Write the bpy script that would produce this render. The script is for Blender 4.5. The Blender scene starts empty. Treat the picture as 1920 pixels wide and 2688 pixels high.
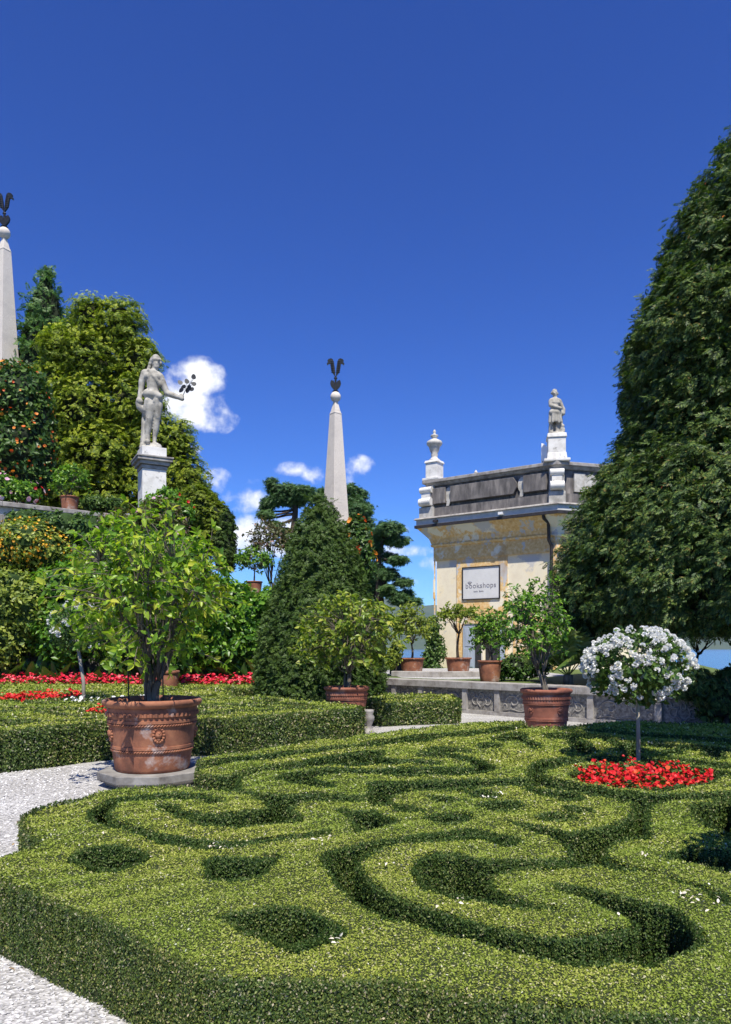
import bpy, bmesh, math
import numpy as np
from mathutils import Vector, Matrix

RNG = np.random.default_rng(11)
F, CX, HY, EYE = 1900.0, 960.0, 1700.0, 1.55      # focal length, axis and eye height in photo units
DS = 1920 / 1624.0
C = bpy.context.scene.collection

def P(px, py, d):
    return np.array([(px - CX) / F * d, d, EYE - (py - HY) / F * d])
def PD(x, y, d):
    return P(x * DS, y * DS, d)
def G(px, py, z):
    d = (EYE - z) * F / (py - HY)
    return ((px - CX) / F * d, d)
def reg(pts, ox, oy, s):
    return [(ox + x / s, oy + y / s) for x, y in pts]

# ------------------------------------------------------------------ objects
def link(o, parent=None):
    C.objects.link(o)
    if parent is not None:
        o.parent = parent
    return o
def tag(o, label=None, cat=None, group=None, kind=None):
    if label: o['label'] = label
    if cat: o['category'] = cat
    if group: o['group'] = group
    if kind: o['kind'] = kind
    return o
def thing(name, label, cat, loc, group=None, rz=0.0):
    o = bpy.data.objects.new(name, None)
    o.empty_display_size = 0.2
    o.location = loc
    o.rotation_euler = (0, 0, rz)
    link(o)
    return tag(o, label, cat, group)

def mesh_np(name, V, Fc, mats, parent=None, smooth=False, midx=None, origin=None):
    """V (n,3), Fc (m,k) of one face size, or list of such arrays"""
    V = np.asarray(V, dtype=np.float32)
    if origin is not None:
        V = V - np.asarray(origin, dtype=np.float32)
    if isinstance(Fc, np.ndarray): Fc = [Fc]
    loops = np.concatenate([f.ravel() for f in Fc]).astype(np.int32)
    sizes = np.concatenate([np.full(len(f), f.shape[1], np.int32) for f in Fc])
    starts = np.concatenate([[0], np.cumsum(sizes)[:-1]]).astype(np.int32)
    me = bpy.data.meshes.new(name)
    me.vertices.add(len(V)); me.vertices.foreach_set('co', V.ravel())
    me.loops.add(len(loops)); me.loops.foreach_set('vertex_index', loops)
    me.polygons.add(len(sizes)); me.polygons.foreach_set('loop_start', starts)
    if not isinstance(mats, (list, tuple)): mats = [mats]
    for m in mats: me.materials.append(m)
    if midx is not None:
        me.polygons.foreach_set('material_index', np.asarray(midx, np.int32))
    me.polygons.foreach_set('use_smooth', np.full(len(sizes), bool(smooth)))
    me.update(calc_edges=True)
    o = bpy.data.objects.new(name, me)
    link(o, parent)
    if origin is not None and parent is None:
        o.location = origin
    return o

class MB:
    """collects shapes, builds ONE mesh object"""
    def __init__(s): s.v = []; s.f = []
    def add(s, V, Fc):
        b = len(s.v)
        s.v.extend([tuple(map(float, p)) for p in V])
        s.f.extend([tuple(int(i) + b for i in f) for f in Fc])
    def box(s, c, size, rz=0.0, taper=1.0):
        x, y, z = size[0] / 2, size[1] / 2, size[2] / 2
        ca, sa = math.cos(rz), math.sin(rz)
        V = []
        for dz, k in ((-z, 1.0), (z, taper)):
            for dx, dy in ((-x, -y), (x, -y), (x, y), (-x, y)):
                dx2, dy2 = dx * k, dy * k
                V.append((c[0] + dx2 * ca - dy2 * sa, c[1] + dx2 * sa + dy2 * ca, c[2] + dz))
        s.add(V, [(3, 2, 1, 0), (4, 5, 6, 7), (0, 1, 5, 4), (1, 2, 6, 5), (2, 3, 7, 6), (3, 0, 4, 7)])
    def lathe(s, prof, c=(0, 0, 0), n=32, rz=0.0, sq=1.0, cap=True):
        V = []; m = len(prof)
        for r, z in prof:
            for i in range(n):
                a = rz + 2 * math.pi * i / n
                V.append((c[0] + r * math.cos(a), c[1] + r * math.sin(a) * sq, c[2] + z))
        Fc = [(j * n + i, j * n + (i + 1) % n, (j + 1) * n + (i + 1) % n, (j + 1) * n + i) for j in range(m - 1) for i in range(n)]
        if cap:
            Fc.append(tuple(range(n - 1, -1, -1)))
            Fc.append(tuple((m - 1) * n + i for i in range(n)))
        s.add(V, Fc)
    def tube(s, pts, rad, n=6, cap=True):
        pts = [np.asarray(p, float) for p in pts]; m = len(pts)
        if np.isscalar(rad): rad = [rad] * m
        V = []; prev = None
        for i, p in enumerate(pts):
            t = pts[min(i + 1, m - 1)] - pts[max(i - 1, 0)]
            t = t / (np.linalg.norm(t) + 1e-9)
            if prev is None:
                a = np.array([0, 0, 1.0]) if abs(t[2]) < .9 else np.array([1.0, 0, 0])
                u = np.cross(t, a)
            else:
                u = prev - t * np.dot(prev, t)
            u /= np.linalg.norm(u) + 1e-9; prev = u
            w = np.cross(t, u)
            for k in range(n):
                an = 2 * math.pi * k / n
                V.append(p + rad[i] * (math.cos(an) * u + math.sin(an) * w))
        Fc = [(j * n + i, j * n + (i + 1) % n, (j + 1) * n + (i + 1) % n, (j + 1) * n + i) for j in range(m - 1) for i in range(n)]
        if cap:
            Fc.append(tuple(range(n - 1, -1, -1))); Fc.append(tuple((m - 1) * n + i for i in range(n)))
        s.add(V, Fc)
    def ball(s, c, r, n=12, m=8):
        if np.isscalar(r): r = (r, r, r)
        V = [(c[0], c[1], c[2] - r[2])]
        for j in range(1, m):
            ph = -math.pi / 2 + math.pi * j / m
            for i in range(n):
                a = 2 * math.pi * i / n
                V.append((c[0] + r[0] * math.cos(ph) * math.cos(a), c[1] + r[1] * math.cos(ph) * math.sin(a), c[2] + r[2] * math.sin(ph)))
        V.append((c[0], c[1], c[2] + r[2])); T = len(V) - 1
        Fc = [(0, 1 + (i + 1) % n, 1 + i) for i in range(n)]
        for j in range(m - 2):
            for i in range(n):
                a, b = 1 + j * n + i, 1 + j * n + (i + 1) % n
                Fc.append((a, b, b + n, a + n))
        b = 1 + (m - 2) * n
        Fc += [(b + i, b + (i + 1) % n, T) for i in range(n)]
        s.add(V, Fc)
    def prism(s, poly, z0, z1, top=None):
        n = len(poly); top = top or poly
        V = [(x, y, z0) for x, y in poly] + [(x, y, z1) for x, y in top]
        s.add(V, [tuple(range(n - 1, -1, -1)), tuple(range(n, 2 * n))] + [(i, (i + 1) % n, n + (i + 1) % n, n + i) for i in range(n)])
    def slab(s, outline, org, ux, uz, un, t):
        """outline in (u,v) extruded by t along un"""
        n = len(outline); org, ux, uz, un = map(lambda q: np.asarray(q, float), (org, ux, uz, un))
        A = [org + u * ux + v * uz for u, v in outline]; B = [p + un * t for p in A]
        s.add(A + B, [tuple(range(n)), tuple(range(2 * n - 1, n - 1, -1))] + [(i, n + i, n + (i + 1) % n, (i + 1) % n) for i in range(n)])
    def build(s, name, mat, parent=None, smooth=False, bevel=0.0, auto=None):
        me = bpy.data.meshes.new(name)
        me.from_pydata(s.v, [], s.f)
        for m in (mat if isinstance(mat, (list, tuple)) else [mat]): me.materials.append(m)
        bm = bmesh.new(); bm.from_mesh(me)
        bmesh.ops.recalc_face_normals(bm, faces=bm.faces)
        bm.to_mesh(me); bm.free()
        if smooth:
            me.polygons.foreach_set('use_smooth', [True] * len(me.polygons))
            if auto: me.set_sharp_from_angle(angle=auto)
        o = bpy.data.objects.new(name, me)
        link(o, parent)
        if bevel > 0:
            b = o.modifiers.new('bevel', 'BEVEL'); b.width = bevel; b.segments = 2; b.limit_method = 'ANGLE'
        return o

# ------------------------------------------------------------------ materials
def new_mat(name):
    m = bpy.data.materials.new(name); m.use_nodes = True
    nt = m.node_tree; nt.nodes.clear()
    out = nt.nodes.new('ShaderNodeOutputMaterial')
    return m, nt, out
def N(nt, typ, **kw):
    n = nt.nodes.new(typ)
    for k, v in kw.items():
        if k in n.inputs.keys() if isinstance(k, str) else False: n.inputs[k].default_value = v
        else: setattr(n, k, v)
    return n
def ramp(nt, stops, interp='LINEAR'):
    r = nt.nodes.new('ShaderNodeValToRGB'); cr = r.color_ramp; cr.interpolation = interp
    while len(cr.elements) < len(stops): cr.elements.new(0.5)
    for e, (p, c) in zip(cr.elements, stops):
        e.position = p; e.color = (c[0], c[1], c[2], 1) if len(c) == 3 else c
    return r
def noise(nt, scale, detail=4, rough=.55, coord='Object', scl=None):
    tc = nt.nodes.new('ShaderNodeTexCoord'); n = nt.nodes.new('ShaderNodeTexNoise')
    n.inputs['Scale'].default_value = scale; n.inputs['Detail'].default_value = detail; n.inputs['Roughness'].default_value = rough
    if scl:
        mp = nt.nodes.new('ShaderNodeMapping'); mp.inputs['Scale'].default_value = scl
        nt.links.new(tc.outputs[coord], mp.inputs[0]); nt.links.new(mp.outputs[0], n.inputs['Vector'])
    else:
        nt.links.new(tc.outputs[coord], n.inputs['Vector'])
    return n
def mixc(nt, fac, a, b):
    m = nt.nodes.new('ShaderNodeMix'); m.data_type = 'RGBA'
    for sock, v in ((0, fac), (6, a), (7, b)):
        if hasattr(v, 'is_output') or isinstance(v, bpy.types.NodeSocket): nt.links.new(v, m.inputs[sock])
        elif sock == 0: m.inputs[0].default_value = v
        else: m.inputs[sock].default_value = (v[0], v[1], v[2], 1)
    return m.outputs[2]
def bump(nt, bsdf, height, strength=.4, dist=.02):
    b = nt.nodes.new('ShaderNodeBump'); b.inputs['Strength'].default_value = strength; b.inputs['Distance'].default_value = dist
    nt.links.new(height, b.inputs['Height']); nt.links.new(b.outputs[0], bsdf.inputs['Normal'])

def leaf_mat(name, stops, trans=.35, rough=.5, big=None, bigscale=.8, tcol=(1.0, 1.15, .45), spec=.35):
    m, nt, out = new_mat(name)
    g = nt.nodes.new('ShaderNodeNewGeometry')
    r = ramp(nt, stops)
    nt.links.new(g.outputs['Random Per Island'], r.inputs[0])
    col = r.outputs[0]
    if big:
        nz = noise(nt, bigscale, 3)
        rr = ramp(nt, [(.38, (0, 0, 0)), (.62, (1, 1, 1))]); nt.links.new(nz.outputs[0], rr.inputs[0])
        mm = nt.nodes.new('ShaderNodeMix'); mm.data_type = 'RGBA'; mm.blend_type = 'MULTIPLY'
        nt.links.new(rr.outputs[0], mm.inputs[0]); nt.links.new(col, mm.inputs[6]); mm.inputs[7].default_value = (*big, 1)
        col = mm.outputs[2]
    b = nt.nodes.new('ShaderNodeBsdfPrincipled'); b.inputs['Roughness'].default_value = rough
    b.inputs['Specular IOR Level'].default_value = spec
    nt.links.new(col, b.inputs['Base Color'])
    if trans > 0:
        t = nt.nodes.new('ShaderNodeBsdfTranslucent')
        tm = nt.nodes.new('ShaderNodeMix'); tm.data_type = 'RGBA'; tm.blend_type = 'MULTIPLY'; tm.inputs[0].default_value = 1
        nt.links.new(col, tm.inputs[6]); tm.inputs[7].default_value = (*tcol, 1)
        nt.links.new(tm.outputs[2], t.inputs[0])
        mx = nt.nodes.new('ShaderNodeMixShader'); mx.inputs[0].default_value = trans
        nt.links.new(b.outputs[0], mx.inputs[1]); nt.links.new(t.outputs[0], mx.inputs[2])
        nt.links.new(mx.outputs[0], out.inputs[0])
    else:
        nt.links.new(b.outputs[0], out.inputs[0])
    return m
def plain(name, stops, scale=6, rough=.8, detail=5, bmp=.3, bdist=.01, coord='Object', scl=None, spec=.3, metal=0, second=None):
    m, nt, out = new_mat(name)
    nz = noise(nt, scale, detail, .6, coord, scl)
    r = ramp(nt, stops); nt.links.new(nz.outputs[0], r.inputs[0])
    col = r.outputs[0]
    if second:
        sc, lo, hi, c2 = second[:4]
        n2 = noise(nt, sc, 5, .6, coord, second[4] if len(second) > 4 else None)
        r2 = ramp(nt, [(lo, (0, 0, 0)), (hi, (1, 1, 1))]); nt.links.new(n2.outputs[0], r2.inputs[0])
        col = mixc(nt, r2.outputs[0], col, c2)
    b = nt.nodes.new('ShaderNodeBsdfPrincipled'); b.inputs['Roughness'].default_value = rough
    b.inputs['Specular IOR Level'].default_value = spec; b.inputs['Metallic'].default_value = metal
    nt.links.new(col, b.inputs['Base Color'])
    if bmp: bump(nt, b, nz.outputs[0], bmp, bdist)
    nt.links.new(b.outputs[0], out.inputs[0])
    return m

M = {}
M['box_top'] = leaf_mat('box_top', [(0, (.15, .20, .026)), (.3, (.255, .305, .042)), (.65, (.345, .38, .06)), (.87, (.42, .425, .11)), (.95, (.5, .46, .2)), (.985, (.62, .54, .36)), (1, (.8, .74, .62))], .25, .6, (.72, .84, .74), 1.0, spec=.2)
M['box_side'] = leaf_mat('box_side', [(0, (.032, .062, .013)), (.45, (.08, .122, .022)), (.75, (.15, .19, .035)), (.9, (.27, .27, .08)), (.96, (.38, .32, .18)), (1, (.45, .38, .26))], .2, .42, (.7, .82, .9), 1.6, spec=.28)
M['box_inner_shade'] = leaf_mat('box_inner_shade', [(0, (.024, .055, .012)), (.5, (.062, .108, .021)), (.8, (.115, .165, .034)), (.94, (.19, .225, .06)), (1, (.3, .27, .15))], .18, .5, (.75, .85, .85), 1.6, spec=.25)  # older dark green groove leaves, with part of the grooves' shade in the colour
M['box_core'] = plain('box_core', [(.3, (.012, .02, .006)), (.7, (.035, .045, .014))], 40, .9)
M['lime'] = leaf_mat('lime', [(0, (.10, .20, .022)), (.3, (.19, .32, .028)), (.6, (.32, .45, .035)), (.85, (.46, .54, .05)), (1, (.62, .56, .08))], .45, .4, (.72, .86, .8), 2.2, spec=.4)
M['citrus'] = leaf_mat('citrus', [(0, (.09, .16, .025)), (.4, (.18, .27, .035)), (.75, (.29, .36, .045)), (1, (.42, .42, .07))], .4, .38, spec=.4)
M['green'] = leaf_mat('green', [(0, (.06, .15, .018)), (.5, (.13, .27, .028)), (.85, (.22, .38, .035)), (1, (.33, .46, .055))], .4, .38, (.7, .85, .8), 1.2, spec=.4)
M['deep'] = leaf_mat('deep', [(0, (.036, .085, .019)), (.6, (.085, .16, .032)), (1, (.16, .24, .045))], .3, .42, (.7, .8, .8), 1.0)
M['yew'] = leaf_mat('yew', [(0, (.032, .068, .014)), (.55, (.07, .125, .02)), (.9, (.12, .185, .028)), (1, (.16, .21, .04))], .25, .55, (.7, .8, .75), .9)
M['conifer'] = leaf_mat('conifer', [(0, (.018, .046, .014)), (.45, (.058, .112, .026)), (.78, (.125, .195, .038)), (.95, (.2, .24, .05)), (1, (.25, .16, .045))], .25, .55, (.72, .8, .75), .6)
M['golden'] = leaf_mat('golden', [(0, (.05, .09, .012)), (.3, (.14, .20, .020)), (.65, (.28, .35, .028)), (1, (.44, .48, .045))], .35, .55, (.62, .72, .55), .8)
M['goldtip'] = leaf_mat('goldtip', [(0, (.28, .36, .02)), (.6, (.42, .48, .03)), (1, (.55, .55, .05))], .4, .55)
M['spire'] = leaf_mat('spire', [(0, (.03, .09, .02)), (.6, (.075, .17, .03)), (1, (.14, .24, .045))], .3, .5)
M['pine'] = leaf_mat('pine', [(0, (.05, .115, .042)), (.6, (.11, .21, .07)), (1, (.2, .31, .10))], .25, .5, (.7, .8, .8), .6)
M['olive'] = leaf_mat('olive', [(0, (.12, .18, .034)), (.5, (.235, .30, .046)), (1, (.38, .42, .07))], .4, .45)
M['twiggy'] = leaf_mat('twiggy', [(0, (.06, .075, .02)), (.6, (.11, .13, .035)), (.85, (.16, .12, .06)), (1, (.36, .2, .17))], .3, .5)
M['canna'] = leaf_mat('canna', [(0, (.045, .11, .03)), (.6, (.085, .18, .045)), (1, (.15, .26, .08))], .3, .3, spec=.6)
M['palm'] = leaf_mat('palm', [(0, (.08, .15, .035)), (.6, (.15, .24, .05)), (1, (.28, .34, .09))], .35, .35, spec=.5)
M['bedleaf'] = leaf_mat('bedleaf', [(0, (.03, .06, .012)), (.6, (.07, .12, .02)), (1, (.13, .18, .03))], .3, .4)
M['red'] = leaf_mat('red', [(0, (.38, .004, .012)), (.5, (.62, .008, .014)), (.85, (.72, .025, .025)), (1, (.75, .13, .03))], .3, .5, tcol=(1, .5, .4))
M['pinkred'] = leaf_mat('pinkred', [(0, (.55, .01, .03)), (.5, (.75, .02, .07)), (.85, (.8, .08, .13)), (1, (.85, .25, .25))], .3, .5, tcol=(1, .5, .4))
M['orange'] = leaf_mat('orange', [(0, (.7, .10, .02)), (.5, (.82, .2, .03)), (1, (.85, .38, .06))], .35, .5, tcol=(1, .7, .4))
M['yellow'] = leaf_mat('yellow', [(0, (.55, .24, .015)), (.6, (.75, .42, .02)), (1, (.8, .5, .05))], .3, .5, tcol=(1, .8, .3))
M['whitefl'] = leaf_mat('whitefl', [(0, (.80, .80, .76)), (1, (.90, .90, .87))], .3, .6, tcol=(1, 1, 1))
M['pinkfl'] = leaf_mat('pinkfl', [(0, (.7, .35, .5)), (1, (.85, .7, .78))], .3, .6, tcol=(1, 1, 1))
M['petal'] = leaf_mat('petal', [(0, (.7, .6, .45)), (1, (.85, .8, .72))], .2, .6, tcol=(1, 1, 1))
M['pebble'] = leaf_mat('pebble', [(0, (.24, .235, .23)), (.5, (.44, .43, .42)), (1, (.62, .61, .60))], 0, .8)
M['dryleaf'] = leaf_mat('dryleaf', [(0, (.14, .08, .04)), (1, (.34, .24, .12))], .1, .7)
M['bark'] = plain('bark', [(.3, (.06, .048, .036)), (.55, (.14, .12, .095)), (.75, (.24, .22, .18))], 14, .9, bmp=.8, scl=(1, 1, .3))
M['darkbark'] = plain('darkbark', [(.3, (.03, .022, .016)), (.7, (.085, .065, .05))], 12, .9, bmp=.8, scl=(1, 1, .3))
M['palebark'] = plain('palebark', [(.3, (.2, .17, .13)), (.7, (.36, .33, .28))], 12, .9, bmp=.5, scl=(1, 1, .2))
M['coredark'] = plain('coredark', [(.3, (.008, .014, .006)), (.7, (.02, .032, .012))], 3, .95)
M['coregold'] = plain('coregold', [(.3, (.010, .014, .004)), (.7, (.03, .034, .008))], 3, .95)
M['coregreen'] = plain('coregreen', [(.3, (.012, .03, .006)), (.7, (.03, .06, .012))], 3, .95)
M['soil'] = plain('soil', [(.3, (.035, .024, .016)), (.6, (.08, .058, .04)), (.8, (.13, .10, .07))], 30, .95, bmp=.8, bdist=.02)
M['pstake'] = plain('stake', [(.3, (.02, .02, .022)), (.7, (.045, .045, .05))], 5, .6)

def gravel():
    m, nt, out = new_mat('gravel')
    tc = nt.nodes.new('ShaderNodeTexCoord')
    v = nt.nodes.new('ShaderNodeTexVoronoi'); v.inputs['Scale'].default_value = 55; nt.links.new(tc.outputs['Object'], v.inputs['Vector'])
    r = ramp(nt, [(0, (.22, .215, .21)), (.35, (.38, .372, .365)), (.75, (.49, .48, .47)), (1, (.58, .57, .56))])
    sp = nt.nodes.new('ShaderNodeSeparateColor'); nt.links.new(v.outputs['Color'], sp.inputs[0]); nt.links.new(sp.outputs[0], r.inputs[0])
    nz = noise(nt, 1.2, 4); r2 = ramp(nt, [(.35, (.80, .79, .77)), (.65, (1, 1, 1))]); nt.links.new(nz.outputs[0], r2.inputs[0])
    mm = nt.nodes.new('ShaderNodeMix'); mm.data_type = 'RGBA'; mm.blend_type = 'MULTIPLY'; mm.inputs[0].default_value = 1
    nt.links.new(r.outputs[0], mm.inputs[6]); nt.links.new(r2.outputs[0], mm.inputs[7])
    b = nt.nodes.new('ShaderNodeBsdfPrincipled'); b.inputs['Roughness'].default_value = .85
    nt.links.new(mm.outputs[2], b.inputs['Base Color'])
    bump(nt, b, v.outputs['Distance'], .9, .012)
    nt.links.new(b.outputs[0], out.inputs[0])
    return m
M['gravel'] = gravel()
M['lawn'] = plain('lawn', [(.3, (.05, .085, .02)), (.7, (.12, .16, .035))], 25, .9, bmp=.8)
M['stone'] = plain('stone', [(.25, (.30, .285, .25)), (.5, (.46, .44, .40)), (.75, (.58, .56, .52))], 5, .85, bmp=.4, second=(1.6, .55, .75, (.22, .21, .19)))
M['granite'] = plain('granite', [(.3, (.44, .385, .325)), (.5, (.60, .54, .465)), (.7, (.70, .645, .57))], 38, .85, bmp=.15, second=(.9, .5, .8, (.44, .40, .36)))
M['marble'] = plain('marble', [(.3, (.5, .48, .44)), (.5, (.66, .64, .6)), (.75, (.75, .74, .71))], 3, .8, bmp=.2, second=(4, .6, .7, (.28, .27, .25)))
M['statue'] = plain('statue', [(.28, (.17, .155, .125)), (.5, (.34, .32, .275)), (.72, (.48, .455, .40))], 3.2, .9, bmp=.35, bdist=.02, second=(9, .58, .72, (.13, .12, .10)))
M['bronze'] = plain('bronze', [(.3, (.010, .012, .014)), (.7, (.028, .030, .034))], 8, .45, metal=.4)
M['parapet'] = plain('parapet', [(.25, (.05, .046, .045)), (.45, (.125, .115, .11)), (.62, (.22, .20, .185)), (.8, (.34, .30, .27))], 2.4, .9, bmp=.3, scl=(2.2, 2.2, .5), second=(1.3, .48, .72, (.09, .085, .088)))
M['wallpanel'] = plain('wallpanel', [(.3, (.085, .08, .075)), (.5, (.18, .17, .155)), (.7, (.34, .32, .28))], 16, .9, bmp=.6)
M['coping'] = plain('coping', [(.3, (.18, .16, .145)), (.5, (.30, .28, .258)), (.75, (.42, .40, .375))], 5, .85, bmp=.35, second=(2.2, .55, .72, (.15, .135, .13)))
M['slabstone'] = plain('slabstone', [(.3, (.13, .12, .11)), (.5, (.22, .21, .195)), (.75, (.32, .31, .29))], 6, .9, bmp=.5)
M['relief'] = plain('relief', [(.3, (.15, .14, .125)), (.5, (.25, .235, .215)), (.75, (.36, .34, .31))], 9, .9, bmp=.4)
M['paleband'] = plain('paleband', [(.3, (.42, .43, .42)), (.7, (.6, .6, .57))], 4, .8, bmp=.1)
M['slate'] = plain('slate', [(.3, (.04, .042, .048)), (.7, (.085, .085, .09))], 6, .6)
M['metal'] = plain('metal', [(.3, (.03, .026, .026)), (.7, (.06, .052, .05))], 10, .5, metal=.3)
M['signboard'] = plain('signboard', [(.3, (.58, .575, .56)), (.7, (.66, .65, .63))], 3, .5, bmp=0)
M['lettering'] = plain('lettering', [(.3, (.19, .18, .2)), (.7, (.23, .22, .24))], 8, .6, bmp=0)
M['door'] = plain('door', [(.3, (.26, .31, .38)), (.7, (.38, .43, .49))], 5, .6, scl=(4, 4, .4))
M['room_shade'] = plain('room_shade', [(.3, (.02, .02, .022)), (.7, (.04, .04, .045))], 3, .9)
M['white'] = plain('white', [(.3, (.7, .7, .7)), (.7, (.8, .8, .8))], 5, .6, bmp=0)
M['carbox'] = plain('blackbox', [(.3, (.02, .02, .022)), (.7, (.05, .05, .055))], 5, .5)

def plaster():
    m, nt, out = new_mat('plaster')
    n1 = noise(nt, .85, 6, .62); n2 = noise(nt, 1.5, 6, .65, scl=(1, 1, .8)); n3 = noise(nt, 9, 5); n4 = noise(nt, 1.1, 5, .6, scl=(1.3, 1.3, .5))
    base = ramp(nt, [(.3, (.58, .34, .12)), (.48, (.70, .45, .18)), (.62, (.75, .54, .27)), (.8, (.76, .63, .42))]); nt.links.new(n3.outputs[0], base.inputs[0])
    f1 = ramp(nt, [(.53, (0, 0, 0)), (.57, (1, 1, 1))]); nt.links.new(n1.outputs[0], f1.inputs[0])
    c = mixc(nt, f1.outputs[0], base.outputs[0], (.77, .70, .54))
    f2 = ramp(nt, [(.56, (0, 0, 0)), (.60, (1, 1, 1))]); nt.links.new(n2.outputs[0], f2.inputs[0])
    c = mixc(nt, f2.outputs[0], c, (.50, .49, .48))
    f3 = ramp(nt, [(.60, (0, 0, 0)), (.75, (.75, .75, .75))]); nt.links.new(n4.outputs[0], f3.inputs[0])
    c = mixc(nt, f3.outputs[0], c, (.38, .25, .13))
    b = nt.nodes.new('ShaderNodeBsdfPrincipled'); b.inputs['Roughness'].default_value = .9
    nt.links.new(c, b.inputs['Base Color']); bump(nt, b, n3.outputs[0], .25, .02)
    nt.links.new(b.outputs[0], out.inputs[0])
    return m
M['plaster'] = plaster()
M['plaster_pale'] = plain('plaster_pale', [(.3, (.70, .61, .45)), (.5, (.77, .69, .52)), (.7, (.78, .66, .43))], 2.2, .9, bmp=.2, second=(1.1, .57, .63, (.52, .50, .47)))

def terracotta(name, a, b_, c_, bloom):
    m, nt, out = new_mat(name)
    n1 = noise(nt, 5, 6, .6); n2 = noise(nt, 3.2, 6, .65); n3 = noise(nt, 30, 4)
    r = ramp(nt, [(.3, a), (.5, b_), (.7, c_)]); nt.links.new(n1.outputs[0], r.inputs[0])
    f = ramp(nt, [(.56, (0, 0, 0)), (.70, (bloom, bloom, bloom))]); nt.links.new(n2.outputs[0], f.inputs[0])
    c = mixc(nt, f.outputs[0], r.outputs[0], (.52, .46, .42))
    b = nt.nodes.new('ShaderNodeBsdfPrincipled'); b.inputs['Roughness'].default_value = .85
    nt.links.new(c, b.inputs['Base Color']); bump(nt, b, n3.outputs[0], .25, .01)
    nt.links.new(b.outputs[0], out.inputs[0])
    return m
M['terra'] = terracotta('terra', (.12, .05, .03), (.24, .09, .048), (.36, .15, .075), .9)
M['terra_dark'] = terracotta('terra_dark', (.15, .055, .035), (.25, .085, .05), (.32, .12, .07), .25)

# ------------------------------------------------------------------ foliage tools
def unit(v): return v / (np.linalg.norm(v, axis=-1, keepdims=True) + 1e-9)
LEAF = (np.array([[0, 0, 0], [.28, .45, .05], [0, 1, 0], [-.28, .45, .05]], float), np.array([[0, 1, 2], [0, 2, 3]]))
WIDE = (np.array([[0, 0, 0], [.23, .3, .08], [.19, .68, .03], [0, 1, -.16], [-.19, .68, .03], [-.23, .3, .08], [0, .5, -.02]], float),
        np.array([[0, 1, 6], [1, 2, 6], [2, 3, 6], [3, 4, 6], [4, 5, 6], [5, 0, 6]]))
def spray(nl=7, seed=1, droop=.25, wid=.13):
    r = np.random.default_rng(seed); V = []; Fc = []
    for i in range(nl):
        t = i / max(1, nl - 1); a = (t - .5) * 2.0 + r.normal(0, .12)
        L = (1 - .45 * abs(t - .5) * 2) * r.uniform(.8, 1.1)
        d = np.array([math.sin(a), math.cos(a), -droop * L + r.normal(0, .1)]); side = np.array([math.cos(a), -math.sin(a), 0])
        b = len(V); o = np.array([0, 0, r.normal(0, .04)])
        V += [o, o + d * L * .5 + side * wid, o + d * L + np.array([0, 0, -droop * .5]), o + d * L * .5 - side * wid]
        Fc += [[b, b + 1, b + 2], [b, b + 2, b + 3]]
    return np.array(V), np.array(Fc)
SPRAY = spray(9, 3, .15, .07); SPRAYN = spray(9, 5, .2, .075); NEEDLE = spray(11, 8, -.1, .04)
def feather(pairs=5, seed=2):
    r = np.random.default_rng(seed); V = []; Fc = []
    def lf(o, d, sd, L, w):
        b = len(V); V.extend([o, o + d * L * .5 + sd * w, o + d * L, o + d * L * .5 - sd * w]); Fc.extend([[b, b + 1, b + 2], [b, b + 2, b + 3]])
    for i in range(pairs):
        t = i / pairs; o = np.array([0, t * .8, -.22 * t * t])
        for sg in (-1, 1):
            a = sg * (.95 - .35 * t) + r.normal(0, .1); d = np.array([math.sin(a), math.cos(a), -.25 + r.normal(0, .1)])
            lf(o, d, np.array([math.cos(a), -math.sin(a), 0]), (.46 - .2 * t) * r.uniform(.85, 1.15), .062)
    lf(np.array([0, .6, -.08]), np.array([0, 1, -.35]), np.array([1., 0, 0]), .42, .06)
    return np.array(V), np.array(Fc)
FEATHER = feather()
def pompom(n=26, seed=4):
    r = np.random.default_rng(seed); V = []; Fc = []
    for i in range(n):
        d = r.normal(size=3); d[2] = abs(d[2]) * .9 - .15; d /= np.linalg.norm(d); s_ = np.cross(d, r.normal(size=3)); s_ /= np.linalg.norm(s_); u_ = np.cross(s_, d); b = len(V)
        V += [d * .22, d * .48 + s_ * .17, d * .60 + u_ * .05, d * .48 - s_ * .17]; Fc += [[b, b + 1, b + 2], [b, b + 2, b + 3]]
    return np.array(V), np.array(Fc)
POM = pompom(40)
PEB = (np.array([[1, 0, 0], [0, .8, 0], [-.9, .1, 0], [.1, -.75, 0], [.1, 0, .55], [0, 0, -.5]], float), np.array([[0, 1, 4], [1, 2, 4], [2, 3, 4], [3, 0, 4], [1, 0, 5], [2, 1, 5], [3, 2, 5], [0, 3, 5]]))
FLOWER = (np.array([[0, 0, 0], [.5, .1, .18], [.35, .5, .25], [-.1, .5, .18], [-.5, .3, .25], [-.5, -.2, .18], [-.2, -.5, .25], [.3, -.45, .18]], float),
          np.array([[0, 1, 2], [0, 2, 3], [0, 3, 4], [0, 4, 5], [0, 5, 6], [0, 6, 7], [0, 7, 1]]))
def ico_blob():
    bm = bmesh.new(); bmesh.ops.create_icosphere(bm, subdivisions=2, radius=.5)
    V = np.array([v.co[:] for v in bm.verts]); Fc = np.array([[v.index for v in f.verts] for f in bm.faces]); bm.free()
    V = V * (1 + np.random.default_rng(2).normal(0, .10, (len(V), 1)))
    return V, Fc
BLOB = ico_blob()

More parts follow.
